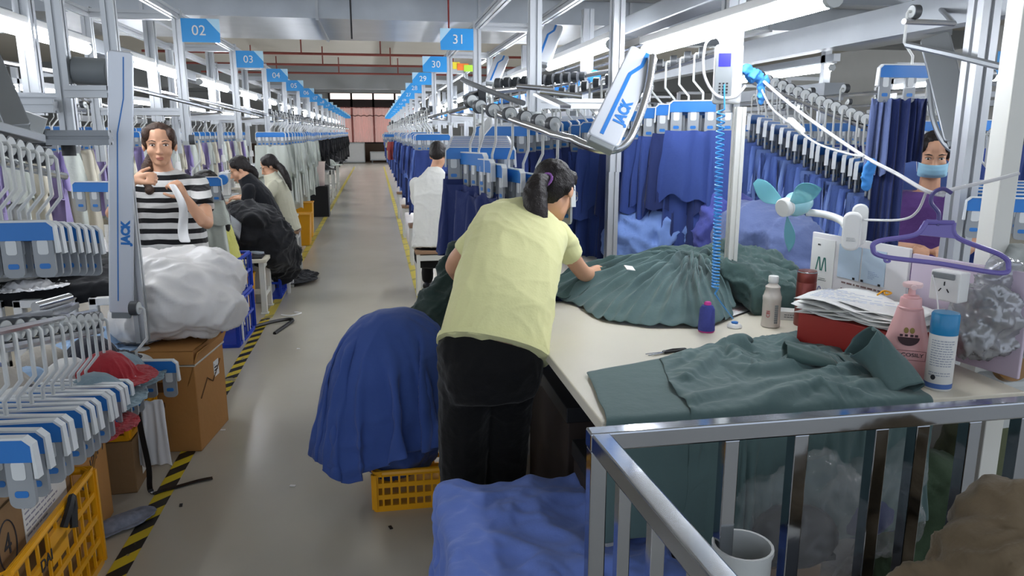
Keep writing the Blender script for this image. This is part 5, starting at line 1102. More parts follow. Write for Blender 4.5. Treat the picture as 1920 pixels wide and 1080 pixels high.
p = atD(1885, 905, 2.1); carton('small cardboard box on the floor under the right post', (p.x, p.y, max(0, p.z - .12)) if False else (p.x + .12, p.y + .1, 0), .4, .22, .2, .26, M_carton2, flaps=False)
M_brown = cloth('khaki brown cloth', (112, 98, 78), .1, .85, 4, .3, 60)
p = atD(1884, 1066, 1.48); o = lump('brown_cloth', [((0, 0, -.02), (.12, .13, .10)), ((.08, .05, .03), (.11, .12, .11)), ((-.11, -.02, -.07), (.12, .12, .07)), ((.02, -.08, -.09), (.16, .12, .10)), ((.05, 0, -.2), (.16, .16, .16))], M_brown, .010, .030, 7, 11, flat=False); o.location = p; tag(o, 'khaki brown cloth bundle inside the cage at the bottom right corner', 'cloth')
q = MB(); q.box(-.25, .25, -.2, .2, 0, max(.1, p.z - .30)); t = thing('storage_bin', 'bin inside the cage carrying the khaki cloth bundle', 'bin', (p.x + .05, p.y, 0)); q.build('bin_body', M_dark, t, 0, .01)
p = atD(1392, 1030, 1.62); bucket('white round bucket standing inside the cage', (p.x, p.y, 0), .062, p.z, M_whitegrey, False)
# ================================================================ PEOPLE
def V(*a): return Vector(a)
def rebase(objs, base):
    for o in objs: o.data.transform(Matrix.Translation(-base))
def head_shapes(q, H):
    """H: matrix, local x = person's right to left across the face, y = face forward, z = up"""
    def e(c, *r): 
        m = q.M; q.M = H; q.ell(c, *r); q.M = m
    e((0, -.012, .030), .072, .090, .082); e((0, .022, -.030), .058, .064, .082); e((0, .048, -.098), .028, .030, .022); e((0, .02, -.075), .048, .055, .045)
    for s in (-1, 1):
        e((s * .034, .048, -.036), .027, .030, .030); e((s * .030, .074, .014), .022, .010, .008); e((s * .074, -.004, -.014), .010, .020, .030); e((s * .011, .093, -.043), .008, .009, .007)
    m = q.M; q.M = H; q.limb([(0, .084, .004), (0, .096, -.022), (0, .106, -.041)], [.007, .008, .011], 8); q.ell((0, .083, -.072), .022, .011, .011); q.M = m
def face_parts(P, H, base, mouth=True, gaze=0):
    B = Matrix.Translation(-base) @ H
    for s in (-1, 1):
        q = MB(); q.M = B; q.ell((s * .031, .0815, -.002), .0125, .0050, .0044, 12, 8); q.k = 1; q.ell((s * .031 + gaze, .0855, -.002), .0048, .0024, .0046, 10, 6); q.build('eye', [M_eye, M_iris], P)
        q = MB(); q.M = B; q.tube([(s * .017, .0885, .003), (s * .030, .0895, .0065), (s * .046, .080, .002)], .0018, 5); q.build('eyelid', M_hair, P)
        q = MB(); q.M = B; q.tube([(s * .014, .0895, .018), (s * .030, .0895, .0235), (s * .050, .078, .018)], [.0022, .003, .0015], 6); q.build('eyebrow', M_hair, P)
    if mouth:
        q = MB(); q.M = B; q.ell((0, .0905, -.0695), .020, .006, .0042, 12, 7); q.ell((0, .0895, -.077), .017, .006, .0048, 12, 7); q.build('mouth', M_lip, P)
M_eye = mat('eye white', (226, 222, 216), .25, 0, .02, 3); M_iris = mat('dark iris', (30, 20, 16), .2); M_lip = mat('lip', (176, 112, 98), .5)
def hand_shapes(q, w, d, nrm, thumb, curl=.5, s=1.0, spread=.10):
    """hand at wrist w pointing along d; nrm = back of the hand; thumb = side of the thumb"""
    d = Vector(d).normalized(); nrm = Vector(nrm); nrm = (nrm - d * nrm.dot(d)).normalized(); a = d.cross(nrm); a = a if a.dot(Vector(thumb)) > 0 else -a
    w = Vector(w); q.limb([w, w + d * .035 * s + a * .012 * s, w + d * .078 * s + a * .024 * s], [.022 * s, .021 * s, .013 * s], 10); q.limb([w, w + d * .038 * s - a * .012 * s, w + d * .076 * s - a * .026 * s], [.021 * s, .020 * s, .012 * s], 10)
    for k, (off, ln) in enumerate(((.030, .068), (.010, .076), (-.010, .070), (-.029, .055))):
        p = w + d * .078 * s + a * off * s; dd = (d + a * (off * spread * 30 * .1)).normalized(); pts = [p]; ang = 0
        for f in (.42, .32, .26):
            ang += curl * (.55 if f > .4 else .9); pts.append(pts[-1] + (dd * math.cos(ang) - nrm * math.sin(ang)) * ln * f * s)
        q.limb(pts, [.0092 * s, .0088 * s, .0080 * s, .0068 * s], 8)
    p = w + d * .022 * s + a * .026 * s; q.limb([p, p + (d * .6 + a * .7 - nrm * .25) * .036 * s, p + (d * .95 + a * .75 - nrm * .45) * .060 * s], [.013 * s, .0105 * s, .0085 * s], 8)
def limb_of(q, pts, rs, n=12, sub=4):
    P = bez(pts, sub); m = len(P); out = []
    for i in range(m):
        f = i / (m - 1) * (len(rs) - 1); k = min(int(f), len(rs) - 2); out.append(rs[k] + (rs[k + 1] - rs[k]) * (f - k))
    q.limb(P, out, n)
def ring(c, ax, sd, rx, ry, n=24, pw=2.3):
    """elliptic section at c, normal ax, side axis sd"""
    ax = Vector(ax).normalized(); sd = Vector(sd); sd = (sd - ax * sd.dot(ax)).normalized(); fr = ax.cross(sd); out = []
    for k in range(n):
        t = 2 * PI * k / n; ct, st_ = math.cos(t), math.sin(t); m = (abs(ct) ** pw + abs(st_) ** pw) ** (-1 / pw); out.append(Vector(c) + sd * ct * m * rx + fr * st_ * m * ry)
    return out
def torso(q, secs, grow=0, end=None):
    """secs: (centre, side axis, rx, ry); lofted trunk"""
    R_ = []
    for i, (c, sd, rx, ry) in enumerate(secs):
        a = Vector(secs[max(i - 1, 0)][0]); b = Vector(secs[min(i + 1, len(secs) - 1)][0]); R_.append(ring(c, b - a, sd, rx + grow, ry + grow))
    q.loft(R_)
def head_M(c, fwd, up=(0, 0, 1), sc=1.0, wx=1.0):
    f = Vector(fwd).normalized(); u = Vector(up); u = (u - f * u.dot(f)).normalized(); x = f.cross(u)
    x = x * wx
    return Matrix(((x.x * sc, f.x * sc, u.x * sc, c[0]), (x.y * sc, f.y * sc, u.y * sc, c[1]), (x.z * sc, f.z * sc, u.z * sc, c[2]), (0, 0, 0, 1)))
def make_person(label, base, head_c, fwd, up, secs, legs, arms, shirt, trousers, hair, sleeve=.55, hs=1.0, vox=.007, neck_to=None, hands=(True, True), face=True, fold=.006, ff=7, seed=1, shoes=True, hem=0, skin=None, gaze=0, lw=1.0, wx=1.0):
    base = Vector(base); H = head_M(head_c, fwd, up, hs, wx); sk = skin or M_skin
    q = MB(); torso(q, secs)
    top = Vector(secs[-1][0]); hb = H @ Vector((0, -.012, -.055)); limb_of(q, [top - (Vector(secs[-1][0]) - Vector(secs[-2][0])).normalized() * .02, top.lerp(hb, .5), hb], [.058 * hs, .050 * hs, .052 * hs]); head_shapes(q, H)
    for A in arms:
        limb_of(q, A['p'][:3], [.044, .040, .034, .036, .030, .024]); 
        if A.get('hand'): hand_shapes(q, A['p'][2], *A['hand'])
    for Lg in legs:
        limb_of(q, Lg, [.080, .066, .054, .052, .036]); a = Vector(Lg[-1]); fd = Vector((fwd[0], fwd[1], 0)).normalized(); q.limb([a + V(0, 0, -.045) - fd * .03, a + V(0, 0, -.05) + fd * .05, a + V(0, 0, -.055) + fd * .13], [.034, .034, .024], 10)
    P = voxel(q, 'person', sk, vox, 4); tag(P, label, 'person')
    objs = []
    # shirt: trunk and sleeves, open ends kept flat
    q = MB(); torso(q, secs, .013)
    for A in arms:
        s, e = Vector(A['p'][0]), Vector(A['p'][1]); sl = A.get('sleeve', sleeve); B_ = s.lerp(e, min(sl, 1)); q.ell(s, .058); q.cyl(s, B_, .059, .056, 16)
        if sl > 1: C_ = e.lerp(Vector(A['p'][2]), sl - 1); q.ell(e, .05); q.cyl(e, C_, .050, .036, 16)
    sh = voxel(q, 'shirt', shirt, vox, 2); crumple(sh.data, fold, ff, seed, 2.5); objs.append(sh)
    if hem:
        c, sd, rx, ry = secs[0]; a = Vector(secs[1][0]) - Vector(c); q = MB(); q.loft([ring(Vector(c) + a.normalized() * z, a, sd, rx + .0165, ry + .0165) for z in (0, hem)]); hm = q.build('hem_band', shirt, None, 40); objs.append(hm)
    q = MB(); c, sd, rx, ry = secs[0]; a = (Vector(secs[1][0]) - Vector(c)).normalized(); c = Vector(c); q.loft([ring(c + a * .015, a, sd, rx * .90, ry * .86), ring(c - V(0, 0, .045), (0, 0, 1), sd, rx * .95, ry * .86), ring(c - V(0, 0, .11), (0, 0, 1), sd, rx * .92, ry * .72), ring(c - V(0, 0, .17), (0, 0, 1), sd, rx * .8, ry * .55)])
    for Lg in legs: limb_of(q, Lg[:2] + [Vector(Lg[1]).lerp(Vector(Lg[2]), .93)], [.094 * lw, .084 * lw, .068 * lw * lw, .062 * lw * lw, .056 * lw * lw])
    tr = voxel(q, 'trousers', trousers, vox + .001, 14); crumple(tr.data, .005, 8, seed + 4, 2); objs.append(tr)
    if shoes:
        for Lg in legs:
            a = Vector(Lg[-1]); fd = Vector((fwd[0], fwd[1], 0)).normalized(); q = MB(); q.limb([a + V(0, 0, -.042) - fd * .035, a + V(0, 0, -.045) + fd * .05, a + V(0, 0, -.05) + fd * .14], [.040, .040, .030], 10); objs.append(voxel(q, 'shoe', M_dark, .008, 2))
    for nm, fn, m in hair:
        q = MB(); fn(q, H); o = voxel(q, nm, m, .006, 3); crumple(o.data, .0035, 30, seed, 2); objs.append(o)
    rebase([P] + objs, base); P.location = base
    for o in objs: o.parent = P
    if face: face_parts(P, H, base, face != 'mask', gaze)
    return P, H, base
def cap_hair(q, H):
    m = q.M; q.M = H
    q.ell((0, -.026, .040), .079, .086, .080); q.ell((0, -.050, .0), .070, .062, .082); q.ell((0, .004, .080), .058, .05, .036)
    for s in (-1, 1): q.ell((s * .064, -.016, .014), .020, .046, .048); q.ell((s * .056, .030, .055), .024, .034, .036)
    q.M = m
def wtail(pts, rs):
    # hair falling along world points
    def f(q, H):
        m = q.M; q.M = None; limb_of(q, [tuple(p) for p in pts], rs, 10, 5); q.M = m
    return f
def tail(pts, rs):
    def f(q, H):
        m = q.M; q.M = H; P = bez([Vector(p) for p in pts], 5); n = len(P); q.limb(P, [rs[min(int(i / (n - 1) * (len(rs) - 1)), len(rs) - 2)] * (1 - ((i / (n - 1) * (len(rs) - 1)) % 1)) + rs[min(int(i / (n - 1) * (len(rs) - 1)) + 1, len(rs) - 1)] * ((i / (n - 1) * (len(rs) - 1)) % 1) for i in range(n)], 10); q.M = m
    return f
M_ylw = cloth('pale yellow jersey', (222, 221, 164), .05, .85, 3, .12, 120); M_pants = cloth('black trousers', (9, 9, 11), .1)
# --- the bending woman
sx = lambda t: (math.cos(t), math.sin(t), 0)
hd = atD(1040, 356, 3.02)
secs = [((.368, 2.38, .775), sx(.05), .180, .125), ((.405, 2.46, .885), sx(.08), .172, .125), ((.445, 2.56, .98), sx(.14), .168, .12), ((.495, 2.68, 1.075), sx(.20), .172, .112), ((.545, 2.80, 1.13), sx(.26), .170, .095), ((.58, 2.88, 1.165), sx(.30), .11, .07), ((.605, 2.93, 1.185), sx(.3), .06, .052)]
hr, hl = atY(1120, 506, 3.14), V(.42, 3.02, .86)
arms = [{'p': [(.715, 2.90, 1.095), tuple(atY(1094, 512, 3.04)), tuple(hr)], 'hand': ((.72, .6, -.10), (0, .1, 1), (-1, .4, 0), .28)},
        {'p': [(.372, 2.76, 1.10), tuple(atY(851, 500, 2.80)), tuple(hl)], 'hand': ((.3, .9, -.2), (0, 0, 1), (1, 0, 0), .4)}]
legs = [[(.288, 2.41, .78), (.272, 2.47, .44), (.27, 2.46, .085)], [(.440, 2.42, .78), (.428, 2.50, .44), (.42, 2.50, .085)]]
pony = wtail([atD(1022, 338, 2.92), atD(1008, 345, 2.86), atD(1003, 368, 2.83), atD(1006, 396, 2.80), atD(1012, 424, 2.79), atD(1018, 452, 2.79)], [.024, .040, .050, .044, .030, .012])
PW, HW, bW = make_person('person bending over the table in a pale yellow t-shirt and black trousers, dark ponytail', (.375, 2.45, 0), tuple(hd), (.62, .70, -.42), (.12, .35, 1), secs, legs, arms, M_ylw, M_pants,
    [('hair', cap_hair, M_hair), ('ponytail', pony, M_hair)], .50, 1.0, .006, fold=.007, ff=4.5, seed=4, hem=.018, lw=1.16)
q = MB(); q.M = Matrix.Translation(-bW) @ HW; c = HW.inverted() @ atD(1023, 337, 2.90); q.tube([c + Vector((.026 * math.cos(a), .008 * math.sin(a), .028 * math.sin(a))) for a in [2 * PI * k / 14 for k in range(14)]], .006, 6, closed=True); q.build('hair_tie', mat('purple hair tie', (150, 96, 176), .6), PW)
q = MB(); q.M = Matrix.Translation(-bW) @ HW
q.tube([(-.078, .0, .0), (-.074, .06, .004), (-.058, .098, .002)], .0022, 5); q.tube([(.078, .0, .0), (.074, .06, .004), (.058, .098, .002)], .0022, 5)
for s in (-1, 1): q.tube([(s * .033 + .024 * math.cos(a), .104, -.004 + .018 * math.sin(a)) for a in [2 * PI * k / 14 for k in range(14)]], .0018, 5, closed=True)
q.build('glasses', M_steel, PW)
# --- striped woman behind the left table, facing the camera
def stripes(name, c1, c2, per):
    m = cloth(name, c1); nt = m.node_tree; N = nt.nodes; L = nt.links; b = N['Principled BSDF']; tc = N.new('ShaderNodeTexCoord'); sp = N.new('ShaderNodeSeparateXYZ'); L.new(tc.outputs['Object'], sp.inputs[0])
    no = N.new('ShaderNodeTexNoise'); no.inputs['Scale'].default_value = 3; L.new(tc.outputs['Object'], no.inputs['Vector'])
    ad = N.new('ShaderNodeMath'); ad.operation = 'MULTIPLY_ADD'; ad.inputs[1].default_value = .05; L.new(no.outputs['Fac'], ad.inputs[0]); L.new(sp.outputs[2], ad.inputs[2])
    mo = N.new('ShaderNodeMath'); mo.operation = 'PINGPONG'; mo.inputs[1].default_value = per / 2; L.new(ad.outputs[0], mo.inputs[0]); gt = N.new('ShaderNodeMath'); gt.operation = 'GREATER_THAN'; gt.inputs[1].default_value = per * .27; L.new(mo.outputs[0], gt.inputs[0])
    mx = N.new('ShaderNodeMix'); mx.data_type = 'RGBA'; mx.inputs[6].default_value = rgb(*c1); mx.inputs[7].default_value = rgb(*c2); L.new(gt.outputs[0], mx.inputs[0]); L.new(mx.outputs[2], b.inputs['Base Color']); return m
M_strp = stripes('striped jersey', (206, 206, 204), (24, 24, 27), .062)
hc = atD(299, 270, 4.28); X0, Y0 = hc.x, hc.y
hz = hc.z
secs = [((X0 + .015, Y0 + .04, .74), (1, .1, 0), .185, .135), ((X0 + .015, Y0 + .03, .86), (1, .1, 0), .180, .13), ((X0 + .015, Y0 + .03, 1.00), (1, .1, 0), .172, .12), ((X0 + .01, Y0 + .035, 1.11), (1, .1, 0), .178, .118), ((X0, Y0 + .04, hz - .225), (1, .1, 0), .175, .095), ((X0, Y0 + .035, hz - .185), (1, .1, 0), .12, .075), ((X0, Y0 + .03, hz - .15), (1, .1, 0), .06, .055)]
w1 = atD(348, 372, 4.06); w2 = atD(250, 338, 4.06)
arms = [{'p': [(X0 + .185, Y0 + .05, hz - .235), tuple(atD(388, 418, 4.12)), tuple(w1)], 'hand': ((-.42, -.12, .75), (.6, -.75, .3), (-.6, -.3, -.4), 1.05), 'sleeve': .62},
        {'p': [(X0 - .185, Y0 + .03, hz - .235), tuple(atD(210, 400, 4.10)), tuple(w2)], 'hand': ((.85, -.15, .12), (0, -.9, .4), (.1, .2, .9), .9), 'sleeve': .62}]
legs = [[(X0 - .085, Y0 + .05, .80), (X0 - .085, Y0 + .05, .44), (X0 - .085, Y0 + .07, .085)], [(X0 + .09, Y0 + .05, .80), (X0 + .09, Y0 + .05, .44), (X0 + .09, Y0 + .07, .085)]]
PS_, HS_, bS = make_person('person standing in a black and white striped t-shirt behind the left table, looking out', (X0, Y0 + .05, 0), tuple(hc), (.22, -1, -.05), (0, .04, 1), secs, legs, arms, M_strp, M_pants,
    [('hair', cap_hair, M_hairbrown), ('ponytail', tail([(.03, -.08, -.05), (.05, -.07, -.10), (.07, .0, -.14), (.075, .05, -.19), (.06, .07, -.25)], [.026, .032, .030, .026, .012]), M_hairbrown)], .62, 1.03, .006, fold=.005, seed=9, gaze=-.001, wx=1.09)
q = MB(); a, b_ = atD(326, 340, 4.0), atD(362, 440, 4.02); n = 14
rows = [[atD(322 + 34 * f + 8 * math.sin(f * 5), 345 + 110 * f, 4.0 - .03 * math.sin(f * 6)) + V(s * (.018 + .012 * f), .006 * math.sin(s * 3 + f * 9), 0) for s in (-1, -.3, .4, 1)] for f in [k / n for k in range(n + 1)]]
q.loft(rows, cap=False, closed=False); o = cloth_obj('white_strip', q.mesh('white_strip', M_paper), mat('sheer white ribbon', (226, 226, 226), .5, alpha=.82), None, .0015); tag(o, 'sheer white fabric strip held by the woman in stripes', 'fabric strip')
# --- seated people
def stool(label, loc, rz=0, h=.43):
    t = thing('stool', label, 'stool', loc, rz)
    q = MB(); q.box(-.17, .17, -.14, .14, h, h + .03); q.build('seat', mat('brown stool seat', (150, 118, 92), .6) if 'brown stool seat' not in MATS else MATS['brown stool seat'], t, 0, .006)
    for a in (-1, 1):
        for b in (-1, 1): q = MB(); q.box(a * .145 - .016, a * .145 + .016, b * .115 - .016, b * .115 + .016, 0, h); q.build('leg', M_metalpaint, t, 0, .003)
    q = MB(); [q.box(-.145, .145, b * .115 - .01, b * .115 + .01, h - .06, h - .01) for b in (-1, 1)]; [q.box(a * .145 - .01, a * .145 + .01, -.115, .115, h - .06, h - .01) for a in (-1, 1)]; q.build('seat_frame', M_metalpaint, t, 0)
    return t
def seated(label, pel, lean, f, hc, fwd, up, shirt, trous, hair, hands, sleeve=.6, seed=1, hs=1.0, w=.17, skin=None, vox=.008, face=True):
    """pel: pelvis centre; f: unit horizontal facing; lean: spine top offset"""
    pel = Vector(pel); f = Vector((f[0], f[1], 0)).normalized(); sd = Vector((f.y, -f.x, 0)); tp = pel + Vector(lean)
    secs = []
    for k, rx, ry in ((-.12, w + .005, .13), (.12, w, .12), (.38, w - .012, .11), (.64, w, .11), (.86, w, .09), (.96, w * .62, .07), (1.06, .058, .055)): secs.append((tuple(pel.lerp(tp, k) - f * .03 * math.sin(PI * max(k, 0) * .9)), tuple(sd), rx, ry))
    sh = pel.lerp(tp, .86); A = []
    for s, hnd in zip((1, -1), hands):
        s0 = sh + sd * s * (w + .005) - Vector((0, 0, .01)); e, wr, hd_ = hnd; A.append({'p': [tuple(s0), tuple(e), tuple(wr)], 'hand': (hd_, (0, 0, 1), -sd * s, .5)})
    L_ = []
    for s in (1, -1):
        h_ = pel + sd * s * .09 - Vector((0, 0, .02)); kn = h_ + f * .36 + sd * s * .03 + Vector((0, 0, -.02)); an = Vector((kn.x, kn.y, .085)) - f * .03; L_.append([tuple(h_), tuple(kn), tuple(an)])
    return make_person(label, (pel.x, pel.y, 0), hc, fwd, up, secs, L_, A, shirt, trous, hair, sleeve, hs, vox, fold=.006, seed=seed, face=face, skin=skin)
M_wht = cloth('white jersey', (220, 220, 214), .04); M_blk = cloth('black jersey', (20, 22, 28), .1); M_crm = cloth('cream jersey', (204, 202, 180), .05); M_ylw2 = cloth('lemon jersey', (204, 202, 110), .05)
# man seated on the right, back to the camera
pm = atY(812, 462, 6.75); pm.z = .53
stool('white framed stool with brown seat under the man in white', (pm.x + .0, pm.y - .03, 0))
hm_ = atY(822, 290, 6.98)
def short_hair(q, H):
    m = q.M; q.M = H; q.ell((0, -.018, .040), .079, .092, .082); q.ell((0, -.052, .0), .066, .056, .07); [q.ell((s * .062, -.012, .01), .020, .045, .04) for s in (-1, 1)]; q.ell((0, .052, .074), .048, .03, .022); q.M = m
seated('person in a white long-sleeved top seated on the stool by the blue garments, back turned', pm, (.05, .20, .60), (.25, 1), tuple(hm_), (.3, .9, -.35), (0, .3, 1), M_wht, M_pants, [('hair', short_hair, M_hair)],
       [((pm.x + .36, pm.y + .15, .82), (pm.x + .28, pm.y + .40, .85), (.1, 1, -.1)), ((pm.x - .12, pm.y + .30, .86), (pm.x + .02, pm.y + .48, .85), (.3, 1, -.1))], 1.75, 3, 1.0, .175, face=False)
# woman in black, seated on the left
pb = V(-.97, 7.32, .55); hb_ = atY(449, 317, 7.30)
stool('white framed stool under the woman in the black t-shirt', (pb.x, pb.y, 0), PI / 2)
seated('person in a black t-shirt seated at the left row, head bent over the sewing', pb, (-.22, -.06, .52), (-1, -.1), tuple(hb_), (-.86, -.2, -.42), (-.35, 0, 1), M_blk, M_pants,
       [('hair', cap_hair, M_hair), ('ponytail', wtail([atY(466, 314, 7.3), atY(474, 319, 7.3), atY(479, 327, 7.3), atY(482, 335, 7.3)], [.03, .036, .03, .01]), M_hair)],
       [((pb.x - .28, pb.y + .22, .80), (pb.x - .50, pb.y + .12, .84), (-1, -.2, 0)), ((pb.x - .20, pb.y - .26, .78), (pb.x - .46, pb.y - .18, .82), (-1, .1, 0))], .62, 5)
# woman in cream with a long ponytail
pc_ = V(-.98, 8.35, .52); hcr = atY(505, 311, 8.35)
stool('white framed stool under the woman in the cream top', (pc_.x, pc_.y, 0), PI / 2)
seated('person in a cream top with a long black ponytail seated behind the woman in black', pc_, (-.13, -.03, .52), (-1, -.15), tuple(hcr), (-.85, -.2, -.45), (-.35, 0, 1), M_crm, M_pants,
       [('hair', cap_hair, M_hair), ('ponytail', wtail([atY(516, 306, 8.33), atY(526, 314, 8.3), atY(534, 326, 8.25), atY(541, 341, 8.22), atY(546, 356, 8.2)], [.03, .040, .038, .032, .012]), M_hair)],
       [((pc_.x - .26, pc_.y + .22, .78), (pc_.x - .46, pc_.y + .10, .82), (-1, -.2, 0)), ((pc_.x - .18, pc_.y - .26, .76), (pc_.x - .42, pc_.y - .16, .82), (-1, .1, 0))], .9, 6)
# woman in a lemon top mostly hidden by the striped woman
py_ = V(-1.12, 5.62, .53); hy = atY(385, 352, 5.55)
stool('white framed stool under the woman in the lemon top', (py_.x, py_.y, 0), PI / 2)
seated('person in a lemon top seated behind the striped woman, long dark hair over the shoulder', py_, (-.12, -.03, .46), (-1, -.1), tuple(hy), (-.9, -.1, -.35), (-.2, 0, 1), M_ylw2, M_pants,
       [('hair', cap_hair, M_hair), ('long_hair', wtail([atY(388, 338, 5.5), atY(394, 352, 5.45), atY(404, 378, 5.42), atY(418, 405, 5.4), atY(428, 430, 5.38)], [.05, .06, .06, .05, .015]), M_hair)],
       [((py_.x - .28, py_.y + .22, .76), (py_.x - .48, py_.y + .10, .80), (-1, -.2, 0)), ((py_.x - .20, py_.y - .26, .74), (py_.x - .44, py_.y - .18, .80), (-1, .1, 0))], .6, 8)
# masked woman on the right
hm2 = atD(1751, 289, 3.95); X0, Y0, hz = hm2.x, hm2.y, hm2.z
M_prp = cloth('purple jersey', (92, 62, 122), .06)
fdir = Vector((-.55, -.83, 0)); sd = Vector((fdir.y, -fdir.x, 0)) * -1
S = lambda dz, k=0: (X0 - fdir.x * k, Y0 - fdir.y * k, hz + dz)
secs = [(S(-.72, .06), tuple(sd), .18, .125), (S(-.55, .05), tuple(sd), .172, .12), (S(-.40, .05), tuple(sd), .170, .115), (S(-.28, .05), tuple(sd), .175, .105), (S(-.225, .05), tuple(sd), .165, .085), (S(-.20, .05), tuple(sd), .11, .066)]
A = []
for s in (1, -1):
    s0 = Vector(S(-.235, .05)) + sd * s * .175; e = s0 + sd * s * .05 - Vector((0, 0, .24)) + fdir * .06; wv = Vector(S(-.47, -.30)) + sd * s * .05; A.append({'p': [tuple(s0), tuple(e), tuple(wv)], 'hand': (tuple(fdir + Vector((0, 0, .1))), (0, 0, 1), tuple(-sd * s), .6)})
legs = [[tuple(Vector(S(-.74, .06)) + sd * s * .09), tuple(Vector((X0, Y0, .44)) - fdir * .05 + sd * s * .09), tuple(Vector((X0, Y0, .085)) - fdir * .06 + sd * s * .09)] for s in (1, -1)]
PM, HM, bM = make_person('person wearing a pale blue face mask and purple top working behind the hanging dark garments', (X0 - fdir.x * .05, Y0 - fdir.y * .05, 0), tuple(hm2), (-.55, -.80, -.25), (0, 0, 1), secs, legs, A, M_prp, M_pants,
    [('hair', cap_hair, M_hair)], .5, 1.0, .007, seed=11, face='mask', fold=.005)
q = MB(); q.M = Matrix.Translation(-bM) @ HM; rows = []
for k in range(9):
    z = -.028 - .078 * k / 8; o_ = .0035 * (k % 2)
    rows.append([Vector((.071 * math.sin(a), (.030 if abs(a) > 1.2 else .036) + (.080 - .010 * abs(k - 3) / 4 - (.02 if k > 6 else 0)) * math.cos(a) + o_, z)) for a in [-1.45 + 2.9 * j / 16 for j in range(17)]])
q.loft(rows, cap=False, closed=False); cloth_obj('face_mask', q.mesh('face_mask', M_paper), mat('pale blue mask', (150, 196, 218), .75), PM, .002)
q = MB(); q.M = Matrix.Translation(-bM) @ HM
for s in (-1, 1): q.tube([(s * .070, .045, -.035), (s * .078, .01, .0), (s * .080, -.012, -.02), (s * .072, .04, -.085)], .0014, 5)
q.build('mask_strap', M_white, PM)
# ================================================================ MIDDLE AND FAR CLUTTER
# framework at the upper left
t = thing('lift_rig', 'dull aluminium lift framework with motor at the upper left', 'frame', (-1.4, 3.45, 0)); o_ = Vector((-1.4, 3.45, 0))
a, b_ = atY(0, 199, 3.5), atY(104, 199, 3.5); q = MB(); extr(q, a - V(.25, 0, 0) - o_, b_ - o_, .055); q.build('upper_beam', M_alu, t, 0)
a, b_ = atY(90, 258, 3.25), atY(208, 258, 3.25); q = MB(); extr(q, a - o_, b_ - o_, .058); q.build('lower_beam', M_aludark, t, 0)
a2 = atY(57, 258, 3.25); q = MB(); q.bar(a2 - o_, a - o_, .07, .068); q.build('end_block', M_dark, t, 0, .004)
a, b_ = atY(124, 172, 3.5), atY(204, 172, 3.5); q = MB(); extr(q, a - o_, b_ - o_, .05); q.build('middle_beam', M_alu, t, 0)
a, b_ = atY(140, 132, 3.62), atY(205, 136, 3.62); q = MB(); q.cyl(a - o_, b_ - o_, .058, n=20); q.cyl(a - o_ - V(.02, 0, 0), a - o_, .05, n=20); q.build('motor', M_grey, t, 40, .004)
a, b_ = atY(212, 100, 3.56), atY(212, 620, 3.56); q = MB(); extr(q, V(a.x, 3.56, .55) - o_, V(a.x, 3.56, 2.3) - o_, .05); q.build('back_post', M_alu, t, 0)
a, b_ = atY(128, 275, 3.3), atY(128, 292, 3.3); q = MB(); q.cyl(V(a.x, a.y, b_.z) - o_, V(a.x, a.y, a.z + .02) - o_, .026, n=14); q.build('round_foot', M_dark, t)
lift_arm(atY(-30, 92, 3.2), atY(34, 240, 3.05), .085, (.75, -1, 0), 'dull grey lift arm leaning at the left edge', logo=False, mt=M_aludark)
q = MB(); q.box(-.07, .07, -.006, .006, -.05, .05); o = q.build('notice_plate', M_whitegrey, None, 0); o.location = atY(44, 232, 3.2); o.rotation_euler = (.2, .4, .2); tag(o, 'grey notice plate fixed below the upper left beam', 'plate')
# sewing machines on the left row
def sewing_machine(label, loc, rz):
    t = thing('sewing_machine', label, 'sewing machine', loc, rz, 'left row sewing machines')
    q = MB(); q.box(-.24, .24, -.09, .09, 0, .03); q.build('bed', M_whitegrey, t, 0, .006)
    q = MB(); q.prism([(.08, .03), (.20, .03), (.21, .30), (-.24, .31), (-.24, .10), (-.17, .10), (-.17, .22), (.06, .20)], .11, 'y'); q.build('machine_arm', M_white, t, 0, .012)
    q = MB(); q.cyl((.21, 0, .22), (.26, 0, .22), .06, n=20); q.build('hand_wheel', M_blue, t, 40, .005)
    q = MB(); q.cyl((-.205, 0, .03), (-.205, 0, .11), .006); q.build('needle_bar', M_steel, t)
    q = MB(); q.tube([(.1, 0, .30), (.1, 0, .62)], .006, 6); q.cyl((.1, 0, .42), (.1, 0, .50), .03, .022, 12); q.build('thread_stand', M_white, t)
    q = MB(); q.box(-.10, .12, -.058, -.055, .24, .28); q.build('front_strip', M_blue, t, 0); return t
for n in range(3, 10):
    y = YL(n) - .45
    table('sewing table of the left row before sign %02d' % n, -2.15, -1.42, y - .45, y + .45, .74, .03, .05, M_cream, 'left row sewing tables', 'table', 'sewing_table')
    sewing_machine('white sewing machine on the left row table before sign %02d' % n, (-1.75, y, .741), -PI / 2)
